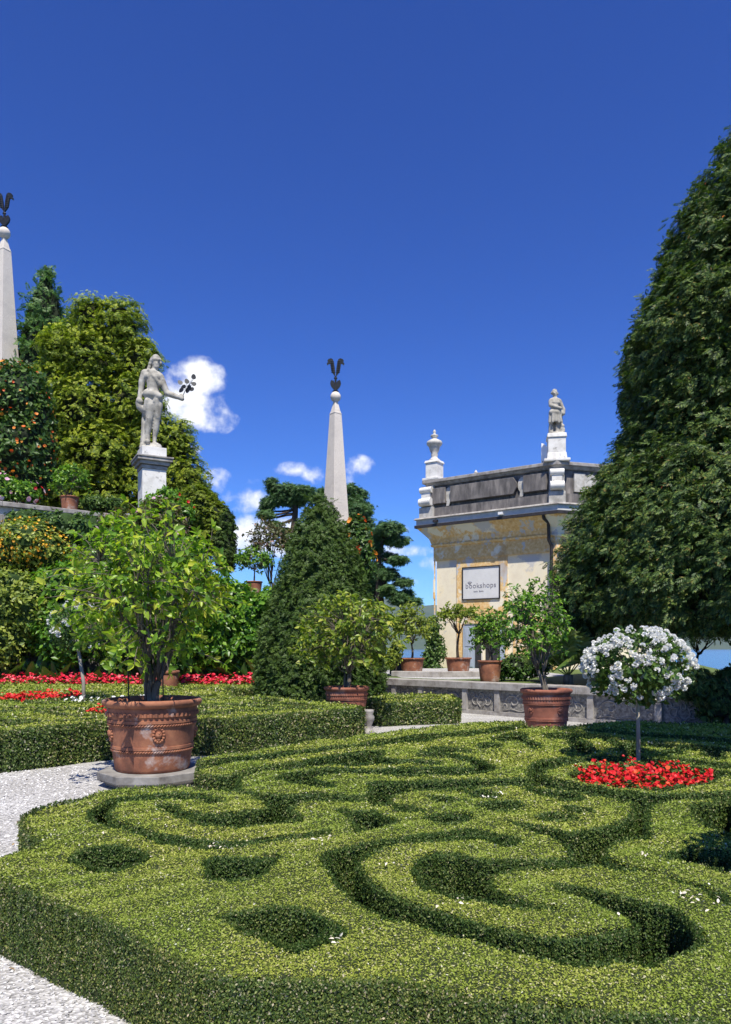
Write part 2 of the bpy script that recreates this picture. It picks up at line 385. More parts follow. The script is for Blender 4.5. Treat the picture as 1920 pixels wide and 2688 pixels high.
def frames(nrm, rng=RNG, ydir=None):
    n = unit(nrm); r = rng.normal(size=n.shape) if ydir is None else ydir
    y = unit(r - n * np.sum(r * n, axis=1, keepdims=True))
    x = np.cross(y, n)
    return np.stack([x, y, n], axis=2)
def scatter(tmpl, pos, R, size):
    V0, F0 = tmpl; n = len(pos); k = len(V0)
    V = np.einsum('nij,kj->nki', R, V0) * np.asarray(size).reshape(-1, 1, 1) + pos[:, None, :]
    Fc = (F0[None] + (np.arange(n) * k)[:, None, None]).reshape(-1, F0.shape[1])
    return V.reshape(-1, 3), Fc
def join(parts):
    Vs = []; Fs = []; ms = []; b = 0
    for V, Fc, mi in parts:
        Vs.append(V); Fs.append(Fc + b); ms.append(np.full(len(Fc), mi)); b += len(V)
    return np.concatenate(Vs), np.concatenate(Fs), np.concatenate(ms)
def sph(n, rng=RNG):
    return unit(rng.normal(size=(n, 3)))

def clumps_on(prims, n, rng=RNG, inner=.25):
    """clump centres near the surface of a union of ellipsoids: prims (cx,cy,cz,rx,ry,rz)"""
    pr = np.array(prims, float); w = (pr[:, 3] * pr[:, 5] + pr[:, 3] * pr[:, 4] + pr[:, 4] * pr[:, 5]); w /= w.sum()
    idx = rng.choice(len(pr), n * 3, p=w); d = sph(n * 3, rng)
    rr = 1 - inner * rng.random((n * 3, 1)) ** 1.5
    pos = pr[idx, :3] + d * pr[idx, 3:] * rr
    keep = np.ones(len(pos), bool)
    for j in range(len(pr)):
        q = np.sum(((pos - pr[j, :3]) / pr[j, 3:]) ** 2, axis=1)
        keep &= ~((q < .45) & (idx != j))
    nrm = unit(d / pr[idx, 3:])
    pos, nrm = pos[keep][:n], nrm[keep][:n]
    return pos, nrm
def foliage(name, parent, prims, mat, nclump, cr, nleaf, size, tmpl=LEAF, up=.5, out=.8, rnd=.6, flat=.7, inner=.3, seed=1, extra=None, ydown=None, core=None, cores=.82, origin=None):
    rng = np.random.default_rng(seed)
    cp, cn = clumps_on(prims, nclump, rng, inner)
    m = len(cp); crs = cr * rng.uniform(.6, 1.35, m)
    d = sph(m * nleaf, rng); rep = np.repeat(np.arange(m), nleaf)
    pos = cp[rep] + d * (crs[rep] * rng.random(m * nleaf) ** .4)[:, None] * np.array([1, 1, flat])
    nr = cn[rep] * out + np.array([0, 0, up]) + d * .3 + rng.normal(size=pos.shape) * rnd
    yd = None
    if ydown is not None:
        yd = cn[rep] + np.array([0, 0, ydown]) + rng.normal(size=pos.shape) * .5
    R = frames(nr, rng, yd)
    V, Fc = scatter(tmpl, pos, R, size * rng.uniform(.65, 1.3, len(pos)))
    parts = [(V, Fc, 0)]; mats = [mat]
    for (em, ne, es, et) in (extra or []):
        cp2, cn2 = clumps_on(prims, ne, rng, .06)
        V2, F2 = scatter(et, cp2 + cn2 * cr * .5, frames(cn2 + rng.normal(size=cn2.shape) * .35, rng), es * rng.uniform(.7, 1.3, len(cp2)))
        parts.append((V2, F2, len(mats))); mats.append(em)
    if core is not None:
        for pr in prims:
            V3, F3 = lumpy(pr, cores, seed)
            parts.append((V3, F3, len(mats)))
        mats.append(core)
    V, Fc, mi = join(parts)
    return mesh_np(name, V, Fc, mats, parent, False, mi, origin)
_ICO = {}
def lumpy(pr, k, seed):
    if 3 not in _ICO:
        bm = bmesh.new(); bmesh.ops.create_icosphere(bm, subdivisions=3, radius=1)
        _ICO[3] = (np.array([v.co[:] for v in bm.verts]), np.array([[v.index for v in f.verts] for f in bm.faces])); bm.free()
    V, Fc = _ICO[3]; r = np.random.default_rng(seed)
    ph = r.uniform(0, 6, 6)
    w = 1 + .06 * np.sin(V[:, 0] * 7 + ph[0]) + .06 * np.sin(V[:, 1] * 8 + ph[1]) + .06 * np.sin(V[:, 2] * 9 + ph[2])
    return V * w[:, None] * np.array(pr[3:]) * k + np.array(pr[:3]), Fc

def profile_tree(name, parent, cx, cy, prof, mat, n, size, tmpl=SPRAYN, lump=.12, seed=1, core=None, extra=None, ydown=-.6, up=.5, out=.7, rnd=.5, origin=None, arc=None, cl=.0, per=8, dep=.55, inset=.1):
    """crown of revolution from (z,r) profile with lumps; sprays over its surface"""
    rng = np.random.default_rng(seed)
    z = np.array([p[0] for p in prof]); r = np.array([p[1] for p in prof])
    zz = np.linspace(z[0], z[-1], 400); rr = np.interp(zz, z, r)
    w = rr + .15; cdf = np.cumsum(w); cdf /= cdf[-1]
    def samp(n, shrink=0.0):
        u = rng.random(n); h = np.interp(u, cdf, zz); rad = np.interp(h, z, r)
        a = rng.uniform(0, 2 * math.pi, n) if arc is None else rng.uniform(arc[0], arc[1], n)
        lf = lump * (np.sin(a * 9 + h * 2.3 + seed) * np.sin(h * 3.1 + a * 3) + .7 * np.sin(a * 17 + h * 5.1) * np.sin(h * 6.3 + seed) + .5 * np.sin(a * 31 - h * 9))
        rad = rad + lf * np.minimum(1, rad * 1.2) - shrink * rng.random(n) ** 2
        slope = np.gradient(rr, zz); sl = np.interp(h, zz, slope)
        p = np.stack([cx + rad * np.cos(a), cy + rad * np.sin(a), h], 1)
        nn = unit(np.stack([np.cos(a), np.sin(a), -sl], 1))
        return p, nn
    if cl > 0:
        c0, n0 = samp(max(60, n // per), dep); c0 = c0 + n0 * (rng.random((len(c0), 1)) ** 2) * cl * .7; idx = rng.integers(0, len(c0), n)
        dv = sph(n, rng) * (rng.random((n, 1)) ** .5) * 1.55; pos = c0[idx] + dv * cl * rng.uniform(.5, 1.2, len(c0))[idx][:, None] * np.array([1, 1, .75]); nn = unit(n0[idx] + unit(dv) * .45)
    else:
        pos, nn = samp(n, .35)
    nr = nn * out + np.array([0, 0, up]) + rng.normal(size=pos.shape) * rnd
    yd = nn + np.array([0, 0, ydown]) + rng.normal(size=pos.shape) * .45
    V, Fc = scatter(tmpl, pos, frames(nr, rng, yd), size * rng.uniform(.6, 1.4, n))
    parts = [(V, Fc, 0)]; mats = [mat]
    for (em, ne, es, et) in (extra or []):
        p2, n2 = samp(ne)
        V2, F2 = scatter(et, p2 + n2 * size * .3, frames(n2 + rng.normal(size=n2.shape) * .4, rng), es * rng.uniform(.6, 1.4, ne))
        parts.append((V2, F2, len(mats))); mats.append(em)
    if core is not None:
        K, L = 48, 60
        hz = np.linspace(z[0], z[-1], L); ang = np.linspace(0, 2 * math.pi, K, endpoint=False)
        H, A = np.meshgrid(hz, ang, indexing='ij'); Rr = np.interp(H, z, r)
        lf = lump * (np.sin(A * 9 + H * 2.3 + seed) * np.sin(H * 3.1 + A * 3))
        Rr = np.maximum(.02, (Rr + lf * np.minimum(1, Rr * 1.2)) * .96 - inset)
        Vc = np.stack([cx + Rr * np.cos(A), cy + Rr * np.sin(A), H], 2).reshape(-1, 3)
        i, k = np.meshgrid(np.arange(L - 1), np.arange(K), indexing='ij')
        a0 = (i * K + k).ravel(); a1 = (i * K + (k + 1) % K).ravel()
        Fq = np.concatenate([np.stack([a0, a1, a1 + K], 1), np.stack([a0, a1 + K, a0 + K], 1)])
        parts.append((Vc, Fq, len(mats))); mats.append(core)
    V, Fc, mi = join(parts)
    return mesh_np(name, V, Fc, mats, parent, False, mi, origin)

def bez(a, b, c, n=6):
    t = np.linspace(0, 1, n)[:, None]
    return (1 - t) ** 2 * a + 2 * t * (1 - t) * b + t ** 2 * c
# ================================================================== camera, sky, sun
cam = bpy.data.cameras.new('camera'); co = bpy.data.objects.new('camera', cam); C.objects.link(co)
co.location = (0, 0, EYE); co.rotation_euler = (math.radians(90), 0, 0)
cam.sensor_fit = 'VERTICAL'; cam.sensor_height = 36; cam.lens = 36 * F / 2688
cam.shift_y = (HY - 1344) / 2688
cam.clip_start = .05; cam.clip_end = 30000
bpy.context.scene.camera = co

SUN_EL = math.radians(61); SUNH = unit(np.array([.12, -.995]))
tosun = np.array([SUNH[0] * math.cos(SUN_EL), SUNH[1] * math.cos(SUN_EL), math.sin(SUN_EL)])
sl = bpy.data.lights.new('sun', 'SUN'); sl.energy = 4.8; sl.angle = math.radians(.5); sl.color = (1, .94, .82)
so = bpy.data.objects.new('sun', sl); C.objects.link(so)
so.rotation_euler = Vector(tosun).to_track_quat('Z', 'Y').to_euler(); so.location = (0, -10, 30)

w = bpy.data.worlds.new('World'); bpy.context.scene.world = w; w.use_nodes = True
nt = w.node_tree; nt.nodes.clear()
wo = nt.nodes.new('ShaderNodeOutputWorld'); bg = nt.nodes.new('ShaderNodeBackground'); nt.links.new(bg.outputs[0], wo.inputs[0])
sky = nt.nodes.new('ShaderNodeTexSky'); sky.sky_type = 'NISHITA'; sky.sun_disc = False
sky.sun_elevation = SUN_EL; sky.sun_rotation = math.atan2(tosun[0], tosun[1])
sky.altitude = 200; sky.air_density = 1.0; sky.dust_density = .25; sky.ozone_density = 3.0
hs = nt.nodes.new('ShaderNodeHueSaturation'); hs.inputs['Saturation'].default_value = 1.04; hs.inputs['Hue'].default_value = .515; hs.inputs['Value'].default_value = .8
gm = nt.nodes.new('ShaderNodeGamma'); gm.inputs[1].default_value = 1.25
tint = nt.nodes.new('ShaderNodeMix'); tint.data_type = 'RGBA'; tint.blend_type = 'MULTIPLY'; tint.inputs[0].default_value = 1; tint.inputs[7].default_value = (.43, .78, 1.08, 1)
nt.links.new(sky.outputs[0], gm.inputs[0]); nt.links.new(gm.outputs[0], tint.inputs[6]); nt.links.new(tint.outputs[2], hs.inputs['Color'])
tc = nt.nodes.new('ShaderNodeTexCoord'); sp = nt.nodes.new('ShaderNodeSeparateXYZ'); nt.links.new(tc.outputs['Generated'], sp.inputs[0])
def mth(op, a, b=None, clamp=False):
    n = nt.nodes.new('ShaderNodeMath'); n.operation = op; n.use_clamp = clamp
    for i, v in enumerate((a, b)):
        if v is None: continue
        if isinstance(v, bpy.types.NodeSocket): nt.links.new(v, n.inputs[i])
        else: n.inputs[i].default_value = v
    return n.outputs[0]
# clouds: puffs at compass directions (azimuth, elevation), broken up by noise
az = mth('ARCTAN2', sp.outputs[0], sp.outputs[1])
el = mth('ARCSINE', sp.outputs[2])
nz1 = nt.nodes.new('ShaderNodeTexNoise'); nz1.inputs['Scale'].default_value = 22; nz1.inputs['Detail'].default_value = 9; nz1.inputs['Roughness'].default_value = .58
nt.links.new(tc.outputs['Generated'], nz1.inputs['Vector'])
nz2 = nt.nodes.new('ShaderNodeTexNoise'); nz2.inputs['Scale'].default_value = 45; nz2.inputs['Detail'].default_value = 6
nt.links.new(tc.outputs['Generated'], nz2.inputs['Vector'])
CLOUDS = [(445, 838, 52, 38, 1.25), (405, 865, 45, 45, 1.2), (430, 915, 60, 42, 1.3), (475, 918, 50, 38, 1.2), (395, 900, 50, 40, 1.2), (478, 1068, 36, 28, .78),
          (545, 1110, 48, 28, 1.0), (432, 1000, 18, 13, .7), (660, 1042, 45, 16, .62), (700, 1052, 30, 22, .85), (790, 1045, 42, 32, .85), (545, 1190, 85, 45, 1.1), (620, 1170, 60, 28, .95),
          (890, 1172, 28, 14, .9), (890, 1222, 70, 16, .9), (690, 1215, 120, 35, 1.0), (1000, 1250, 60, 20, .8), (560, 1068, 34, 9, .5), (880, 1300, 60, 15, .8)]
acc = None
for x, y, rx, ry, k in CLOUDS:
    dx, dz = (x * DS - CX) / F, (HY - y * DS) / F
    a0 = math.atan2(dx, 1); e0 = math.atan2(dz, math.hypot(1, dx))
    ra, re = rx * DS / F * math.cos(a0) ** 2 * 1.32, ry * DS / F * 1.22
    u = mth('DIVIDE', mth('SUBTRACT', az, a0), ra); v = mth('DIVIDE', mth('SUBTRACT', el, e0), re)
    d2 = mth('ADD', mth('MULTIPLY', u, u), mth('MULTIPLY', v, v))
    g = mth('MULTIPLY', mth('SUBTRACT', 1.0, d2, True), k)
    acc = g if acc is None else mth('MAXIMUM', acc, g)
gate = mth('MINIMUM', mth('MULTIPLY', acc, 5.0), 1.0)
nn = mth('ADD', mth('MULTIPLY', mth('SUBTRACT', nz1.outputs[0], .5), 4.4), mth('MULTIPLY', mth('SUBTRACT', nz2.outputs[0], .5), 2.0))
dens = mth('MULTIPLY', gate, mth('ADD', mth('MULTIPLY', acc, 1.5), mth('SUBTRACT', nn, .42)))
mr = nt.nodes.new('ShaderNodeMapRange'); mr.interpolation_type = 'SMOOTHSTEP'; mr.inputs[1].default_value = .0; mr.inputs[2].default_value = 1.75
nt.links.new(dens, mr.inputs[0])
cm = nt.nodes.new('ShaderNodeMix'); cm.data_type = 'RGBA'
nt.links.new(mr.outputs[0], cm.inputs[0]); nt.links.new(hs.outputs[0], cm.inputs[6])
CLOUDV = 10.0
cr = nt.nodes.new('ShaderNodeValToRGB'); cr.color_ramp.elements[0].position = .3; cr.color_ramp.elements[1].position = .75
cr.color_ramp.elements[0].color = (CLOUDV * .72, CLOUDV * .76, CLOUDV * .86, 1); cr.color_ramp.elements[1].color = (CLOUDV, CLOUDV, CLOUDV * 1.0, 1)
nt.links.new(nz1.outputs[0], cr.inputs[0]); nt.links.new(cr.outputs[0], cm.inputs[7])
nt.links.new(cm.outputs[2], bg.inputs[0])
bg.inputs[1].default_value = .085
S = bpy.context.scene
S.view_settings.view_transform = 'Standard'; S.view_settings.look = 'None'; S.view_settings.gamma = 1
S.view_settings.exposure = .62
S.cycles.max_bounces = 6; S.cycles.diffuse_bounces = 3; S.cycles.glossy_bounces = 2; S.cycles.transmission_bounces = 4; S.cycles.transparent_max_bounces = 4
S.cycles.use_denoising = True

# ================================================================== ground, terraces, lake, hills
def sheet(name, poly, z, mat, kind='structure'):
    m = MB(); m.add([(x, y, z) for x, y in poly], [tuple(range(len(poly)))])
    return tag(m.build(name, mat), kind=kind)
def block(name, poly, z0, z1, mat, kind='structure'):
    m = MB(); m.prism(poly, z0, z1)
    return tag(m.build(name, mat), kind=kind)
block('ground', [(-45, -25), (40, -25), (40, 7.5), (15, 11.5), (14.5, 20), (12.5, 24), (17, 36), (17, 46), (-45, 46)], -9, 0, M['gravel'])
def lakemat():
    m, nt, out = new_mat('lake')
    b = nt.nodes.new('ShaderNodeBsdfPrincipled'); b.inputs['Base Color'].default_value = (.045, .12, .22, 1); b.inputs['Roughness'].default_value = .18
    n = noise(nt, .25, 5, .6, 'Object', (1, 3, 1)); bump(nt, b, n.outputs[0], .5, .4)
    nt.links.new(b.outputs[0], out.inputs[0]); return m
sheet('water', [(-9000, -300), (9000, -300), (9000, 9000), (-9000, 9000)], -7, lakemat())
def hills(name, y0, rows, seed, zmax, x0, x1):
    r = np.random.default_rng(seed); nx, ny = 160, 14
    X = np.linspace(x0, x1, nx); V = []
    prof = np.zeros(nx)
    for k in range(1, 9): prof += r.uniform(.4, 1) / k * np.sin(X / (x1 - x0) * 2 * math.pi * k * 1.3 + r.uniform(0, 6))
    prof = (prof - prof.min()) / (prof.max() - prof.min()); prof = .35 + .65 * prof
    for j in range(ny):
        t = j / (ny - 1)
        for i in range(nx):
            h = zmax * prof[i] * math.sin(min(1, t * 1.15) * math.pi / 2) + r.normal(0, zmax * .012) * t
            V.append((X[i], y0 + t * 1500, -8 + h))
    Fc = np.array([[j * nx + i, j * nx + i + 1, (j + 1) * nx + i + 1, (j + 1) * nx + i] for j in range(ny - 1) for i in range(nx - 1)])
    mt = plain(name + '_woods', [(.3, (.03, .055, .03)), (.6, (.055, .08, .04)), (.8, (.12, .12, .09))], .006, .95, 8, bmp=0)
    return tag(mesh_np(name, np.array(V), Fc, mt, None, True), kind='structure')
HAZE = 4.5e-5
hills('hills', 3600, 14, 4, 430, -4200, 4200)

# garden soil under the planting beds
def grid_in(poly, X, Y):
    inside = np.zeros(X.shape, bool); n = len(poly)
    for i in range(n):
        x1, y1 = poly[i]; x2, y2 = poly[(i + 1) % n]
        if y1 == y2: continue
        c = (Y > min(y1, y2)) & (Y <= max(y1, y2))
        inside ^= c & (X < (x2 - x1) * (Y - y1) / (y2 - y1) + x1)
    return inside
def smooth_poly(p, k=5):
    p = np.array(p, float); n = len(p); out = []
    for i in range(n):
        a, b, c, d = p[i - 1], p[i], p[(i + 1) % n], p[(i + 2) % n]
        for t in np.linspace(0, 1, k, endpoint=False):
            out.append(.5 * (2 * b + (c - a) * t + (2 * a - 5 * b + 4 * c - d) * t * t + (3 * b - a - 3 * c + d) * t ** 3))
    return np.array(out)
def blur(a, n):
    k = np.ones(2 * n + 1) / (2 * n + 1)
    for ax in (0, 1):
        a = np.apply_along_axis(lambda v: np.convolve(np.pad(v, n, 'edge'), k, 'valid'), ax, a)
    return a
def label(mask):
    lab = np.zeros(mask.shape, int); cur = 0; idx = np.argwhere(mask); H, W = mask.shape
    for (i, j) in idx:
        if lab[i, j]: continue
        cur += 1; st = [(i, j)]; lab[i, j] = cur
        while st:
            a, b = st.pop()
            for c, d in ((a + 1, b), (a - 1, b), (a, b + 1), (a, b - 1)):
                if 0 <= c < H and 0 <= d < W and mask[c, d] and not lab[c, d]:
                    lab[c, d] = cur; st.append((c, d))
    return lab, cur

def build_hedge(name, labeltext, mask, X, Y, cell, H, seed, group=None, L0=.011, Lk=.0032, cover=3.2, culled=True, inner=None, rough=.006):
    """a clipped hedge from a plan mask: solid core plus its leaves, ONE mesh"""
    rng = np.random.default_rng(seed)
    s = blur(mask.astype(float), 1)
    wob = .07 * (np.sin(X * 31 + 3 * np.sin(Y * 17)) * np.sin(Y * 27 + seed)) + rng.normal(0, .02, X.shape)
    s2 = s + wob * (s > .02) * (s < .98)
    t = np.clip((s2 - .38) / .3, 0, 1); t = t * t * (3 - 2 * t)
    low = .014 * np.sin(X * 3.1 + seed) * np.sin(Y * 2.7) + .010 * np.sin(X * 7.3 + Y * 4.1) + .006 * np.sin(X * 15 - Y * 19)
    Z = t * (H - .015 + low)
    ny, nx = X.shape
    idx = np.arange(ny * nx).reshape(ny, nx)
    q = np.stack([idx[:-1, :-1], idx[:-1, 1:], idx[1:, 1:], idx[1:, :-1]], -1).reshape(-1, 4)
    zq = Z.ravel()[q]; q = q[zq.max(1) > .004]
    used = np.unique(q); remap = np.full(ny * nx, -1); remap[used] = np.arange(len(used))
    Vc = np.stack([X.ravel()[used], Y.ravel()[used], Z.ravel()[used]], 1)
    Fq = remap[q]; Fc = np.concatenate([Fq[:, [0, 1, 2]], Fq[:, [0, 2, 3]]])
    D = np.hypot(X, Y); L = np.maximum(L0, Lk * D)
    vis = np.ones(X.shape, bool)
    if culled: vis = (np.abs(X) < .505 * Y + 1.5) & (Y > 1.7)
    # top leaves
    lam = (s > .58) * vis * cell * cell * cover / (.28 * .5 * L * L * 2)
    cnt = rng.poisson(lam); rep = np.repeat(np.arange(X.size), cnt.ravel())
    n = len(rep)
    p = np.stack([X.ravel()[rep] + rng.uniform(-.5, .5, n) * cell, Y.ravel()[rep] + rng.uniform(-.5, .5, n) * cell, Z.ravel()[rep] + rng.uniform(-.014, .006, n)], 1)
    nr = np.array([0, 0, 1.0]) + rng.normal(size=(n, 3)) * .55
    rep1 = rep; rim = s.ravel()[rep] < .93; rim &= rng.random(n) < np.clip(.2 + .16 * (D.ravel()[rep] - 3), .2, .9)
    up_ = (rng.random(n) < .012) * rng.random(n); p[:, 2] += up_ * L.ravel()[rep] * 1.8
    V1, F1 = scatter(LEAF, p - np.array([0, 0, .3]) * (L.ravel()[rep] * .3)[:, None], frames(nr, rng), L.ravel()[rep] * rng.uniform(.6, 1.3, n))
    # side leaves
    gy, gx = np.gradient(s, cell); gm_ = np.hypot(gx, gy)
    band = (s > .3) & (s < .62)
    # wall area per band vertex = cell * H * (gradient-weighted)
    lam = band * vis * (gm_ * cell * cell / .32) * H * cover * 1.15 / (.28 * L * L)
    cnt = rng.poisson(np.maximum(lam, 0)); rep = np.repeat(np.arange(X.size), cnt.ravel()); n = len(rep)
    out = -np.stack([gx.ravel()[rep], gy.ravel()[rep], np.zeros(n)], 1); out = unit(out)
    zz = rng.uniform(.0, 1, n) ** .9 * (H - .01)
    p = np.stack([X.ravel()[rep] + rng.uniform(-.5, .5, n) * cell, Y.ravel()[rep] + rng.uniform(-.5, .5, n) * cell, zz], 1) + out * rng.uniform(-.004, rough + .012, n)[:, None]
    nr = out + np.array([0, 0, .12]) + rng.normal(size=(n, 3)) * .5
    V2, F2 = scatter(LEAF, p, frames(nr, rng), L.ravel()[rep] * rng.uniform(.7, 1.35, n))
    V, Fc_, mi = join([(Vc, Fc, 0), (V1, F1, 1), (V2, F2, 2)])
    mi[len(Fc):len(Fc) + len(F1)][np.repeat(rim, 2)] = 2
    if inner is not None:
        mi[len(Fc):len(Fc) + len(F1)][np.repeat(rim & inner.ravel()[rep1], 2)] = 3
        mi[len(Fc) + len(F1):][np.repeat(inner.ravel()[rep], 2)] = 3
    o = mesh_np(name, V, Fc_, [M['box_core'], M['box_top'], M['box_side'], M['box_inner_shade']], None, False, mi)
    tag(o, labeltext, 'hedge', group)
    return o

R1 = lambda p: reg(p, 0, 1900, 1.6917)
R2 = lambda p: reg(p, 960, 1900, 1.6917)
R3 = lambda p: reg(p, 700, 2100, 1.3311)
RM = lambda p: reg(p, 500, 1850, 2.03)
RR = lambda p: reg(p, 1200, 1850, 2.2556)
HN = .38
def world(pts, z=HN): return [G(x, y, z) for x, y in pts]

outer = []
outer += world(RM([(52, 285), (330, 240), (600, 200), (900, 160), (1100, 140), (1350, 110), (1624, 88)]))
outer += world(RR([(380, 95), (402, 108), (405, 128), (640, 128), (740, 118), (900, 101), (1100, 98)]))
outer += [(5.6, 11.0), (8.0, 8.6), (8.0, 2.0)]
outer += world(R2([(1624, 1310), (1200, 1265), (800, 1240), (450, 1190), (150, 1120)]))
outer += world(R1([(1500, 1110), (1300, 1115), (1150, 1122), (1000, 1108), (900, 1075), (800, 1025), (720, 985), (640, 945), (560, 900), (480, 860), (380, 825), (250, 780), (120, 725), (0, 680)]))
outer += [(-2.25, 3.85)]
outer += world(R1([(0, 600), (60, 568), (140, 545), (185, 518), (140, 490), (106, 440), (108, 402), (160, 372), (250, 346), (350, 331), (430, 306), (500, 288), (600, 278), (740, 272), (880, 275)]))
outer += world(RM([(45, 442), (45, 345)]))

CH = []
def ch(pts, k=4): CH.append(smooth_poly(world(pts), k))
ch(R1([(985, 350), (930, 357), (890, 338), (760, 326), (620, 330), (545, 345), (505, 370), (490, 395), (505, 420), (580, 448), (700, 478), (860, 500), (1000, 512), (1150, 508), (1300, 490), (1455, 458), (1450, 478), (1330, 505), (1200, 525), (1050, 538), (880, 535), (720, 520), (600, 480), (480, 452), (420, 435), (398, 400), (410, 370), (470, 340), (580, 318), (740, 304), (880, 312), (975, 330)]))
ch(R1([(700, 362), (735, 350), (780, 365), (810, 385), (900, 398), (1010, 396), (1100, 382), (1180, 370), (1195, 345), (1170, 312), (1230, 318), (1290, 345), (1300, 375), (1350, 410), (1290, 418), (1190, 440), (1100, 452), (980, 450), (880, 435), (790, 405)]))
ch(RM([(330, 462), (500, 475), (700, 470), (935, 475), (948, 412), (1000, 408), (1300, 398), (1624, 392), (1800, 388), (1800, 420), (1624, 430), (1400, 438), (1200, 455), (1085, 480), (1060, 512), (980, 515), (940, 500), (800, 500), (600, 510), (540, 530), (420, 520), (370, 490)]))
ch(R3([(890, 128), (830, 118), (720, 97), (620, 105), (470, 125), (330, 145), (230, 170), (183, 197), (235, 285), (300, 345), (380, 392), (500, 432), (560, 454), (650, 482), (760, 504), (850, 527), (940, 554), (1100, 564), (1210, 562), (1285, 545), (1283, 435), (1230, 450), (1100, 468), (950, 465), (820, 440), (700, 408), (600, 378), (540, 358), (470, 333), (400, 300), (352, 255), (330, 215), (365, 180), (450, 152), (600, 135), (720, 120), (850, 145)]))
ch(R3([(980, 287), (1060, 288), (1150, 300), (1250, 325), (1330, 345), (1400, 360), (1470, 390), (1510, 430), (1525, 470), (1510, 512), (1440, 535), (1380, 562), (1335, 576), (1290, 562), (1278, 520), (1285, 440), (1268, 415), (1200, 380), (1120, 345), (1050, 320)]))
ch(R3([(510, 230), (540, 195), (600, 178), (680, 180), (750, 198), (840, 208), (950, 205), (1060, 196), (1070, 212), (950, 226), (870, 240), (805, 265), (792, 290), (820, 315), (900, 345), (1000, 368), (1018, 386), (960, 382), (850, 362), (780, 352), (700, 332), (620, 320), (550, 298), (520, 262)]))
ch(R2([(640, 430), (800, 452), (900, 470), (1010, 460), (1110, 437), (1180, 405), (1195, 350), (1150, 316), (1270, 322), (1252, 380), (1262, 492), (1200, 500), (1130, 516), (1085, 548), (1072, 590), (1000, 628), (900, 612), (780, 604), (600, 606), (600, 592), (880, 588), (905, 572), (860, 522), (770, 482), (690, 458)]), 3)
ch(R2([(1000, 612), (1078, 588), (1100, 610), (1180, 632), (1310, 663), (1450, 708), (1640, 762), (1640, 800), (1500, 742), (1380, 694), (1290, 664), (1150, 644), (1050, 630)]), 3)
ch(R2([(1300, 582), (1390, 558), (1450, 538), (1480, 556), (1560, 566), (1640, 580), (1640, 650), (1540, 632), (1450, 614), (1380, 600)]))
ch(R2([(1450, 365), (1480, 350), (1560, 346), (1640, 343), (1640, 482), (1570, 465), (1500, 430), (1460, 400)]))
ch(R2([(1150, 148), (1000, 148), (880, 150), (780, 163), (730, 188), (722, 235), (742, 263), (820, 277), (940, 294), (1050, 312), (1150, 333), (1260, 346), (1400, 337), (1660, 322), (1660, 296), (1500, 303), (1350, 308), (1200, 300), (1080, 290), (980, 275), (880, 258), (815, 240), (795, 215), (805, 195), (860, 178), (960, 168), (1060, 166), (1150, 168)]))
RINGH = [(1235 + 330 * math.cos(a), 228 + 54 * math.sin(a)) for a in np.linspace(0, 2 * math.pi, 24, endpoint=False)]
CH.append(np.array(world(R2(RINGH))))
ch(RR([(985, 235), (1040, 222), (1068, 240), (1075, 320), (1040, 332), (1000, 312)]), 3)
ch(RR([(650, 195), (740, 203), (800, 238), (808, 275), (750, 287), (690, 270), (680, 235)]))
ch(RR([(525, 175), (640, 165), (780, 178), (900, 190), (880, 201), (700, 193), (560, 196)]))
ch(RR([(860, 205), (950, 214), (1020, 234), (1012, 258), (930, 237)]))
ch(RR([(200, 203), (300, 168), (390, 163), (425, 200), (497, 235), (482, 252), (425, 246), (380, 216), (290, 211)]))
ch(RM([(20, 312), (200, 290), (330, 268), (600, 238), (850, 214), (1140, 170), (1400, 145), (1624, 124)]) + R2([(600, 10), (720, -2), (722, 14), (610, 30)]) + RM([(1624, 142), (1300, 180), (1100, 200), (870, 227), (700, 242), (550, 264), (400, 284), (200, 310), (20, 335)]), 2)
ch(RM([(225, 375), (300, 345), (450, 318), (600, 299), (700, 277), (850, 255), (1030, 243), (1028, 275), (1040, 290), (1150, 290), (1320, 298), (1300, 313), (1100, 312), (1010, 306), (850, 310), (700, 317), (560, 331), (440, 342), (330, 363), (262, 385), (238, 410), (248, 435), (340, 460), (290, 460), (205, 432), (200, 395)]))
ch(RM([(30, 362), (120, 372), (225, 372), (262, 392), (242, 445), (150, 446), (30, 446)]), 3)
ch(RM([(450, 385), (520, 360), (640, 344), (760, 334), (900, 340), (1100, 335), (1300, 334), (1520, 334), (1520, 356), (1400, 364), (1200, 364), (1000, 367), (800, 367), (680, 376), (662, 395), (760, 414), (760, 429), (620, 429), (540, 411), (480, 401)]))
ch(RM([(1215, 265), (1240, 251), (1350, 254), (1500, 284), (1560, 298), (1612, 328), (1580, 352), (1530, 346), (1512, 320), (1440, 291), (1330, 276), (1220, 273)]))
ch(RM([(1270, 228), (1350, 221), (1480, 237), (1475, 251), (1350, 246), (1275, 239)]))
ch(RM([(1530, 215), (1580, 202), (1640, 206), (1640, 229), (1560, 229)]))
ch(RM([(790, 545), (870, 558), (980, 560), (1040, 588), (1100, 608), (1080, 632), (1000, 652), (920, 667), (870, 657), (860, 620), (830, 580)]))
ch(RM([(1060, 503), (1100, 522), (1200, 543), (1262, 558), (1200, 562), (1095, 540)]))
ch(RM([(1258, 482), (1330, 484), (1450, 498), (1492, 505), (1400, 522), (1310, 517)]))
ch(RM([(1245, 597), (1340, 578), (1490, 588), (1502, 605), (1420, 622), (1340, 622)]))
ch(R2([(440, 290), (520, 289), (592, 310), (570, 322), (480, 309)]))
ch(R2([(500, 355), (600, 337), (692, 345), (660, 367), (560, 382), (510, 377)]))
ch(R2([(700, 280), (800, 288), (930, 303), (972, 318), (900, 330), (820, 320), (740, 300)]))
ch(R2([(870, 360), (960, 364), (1012, 378), (930, 384)]))
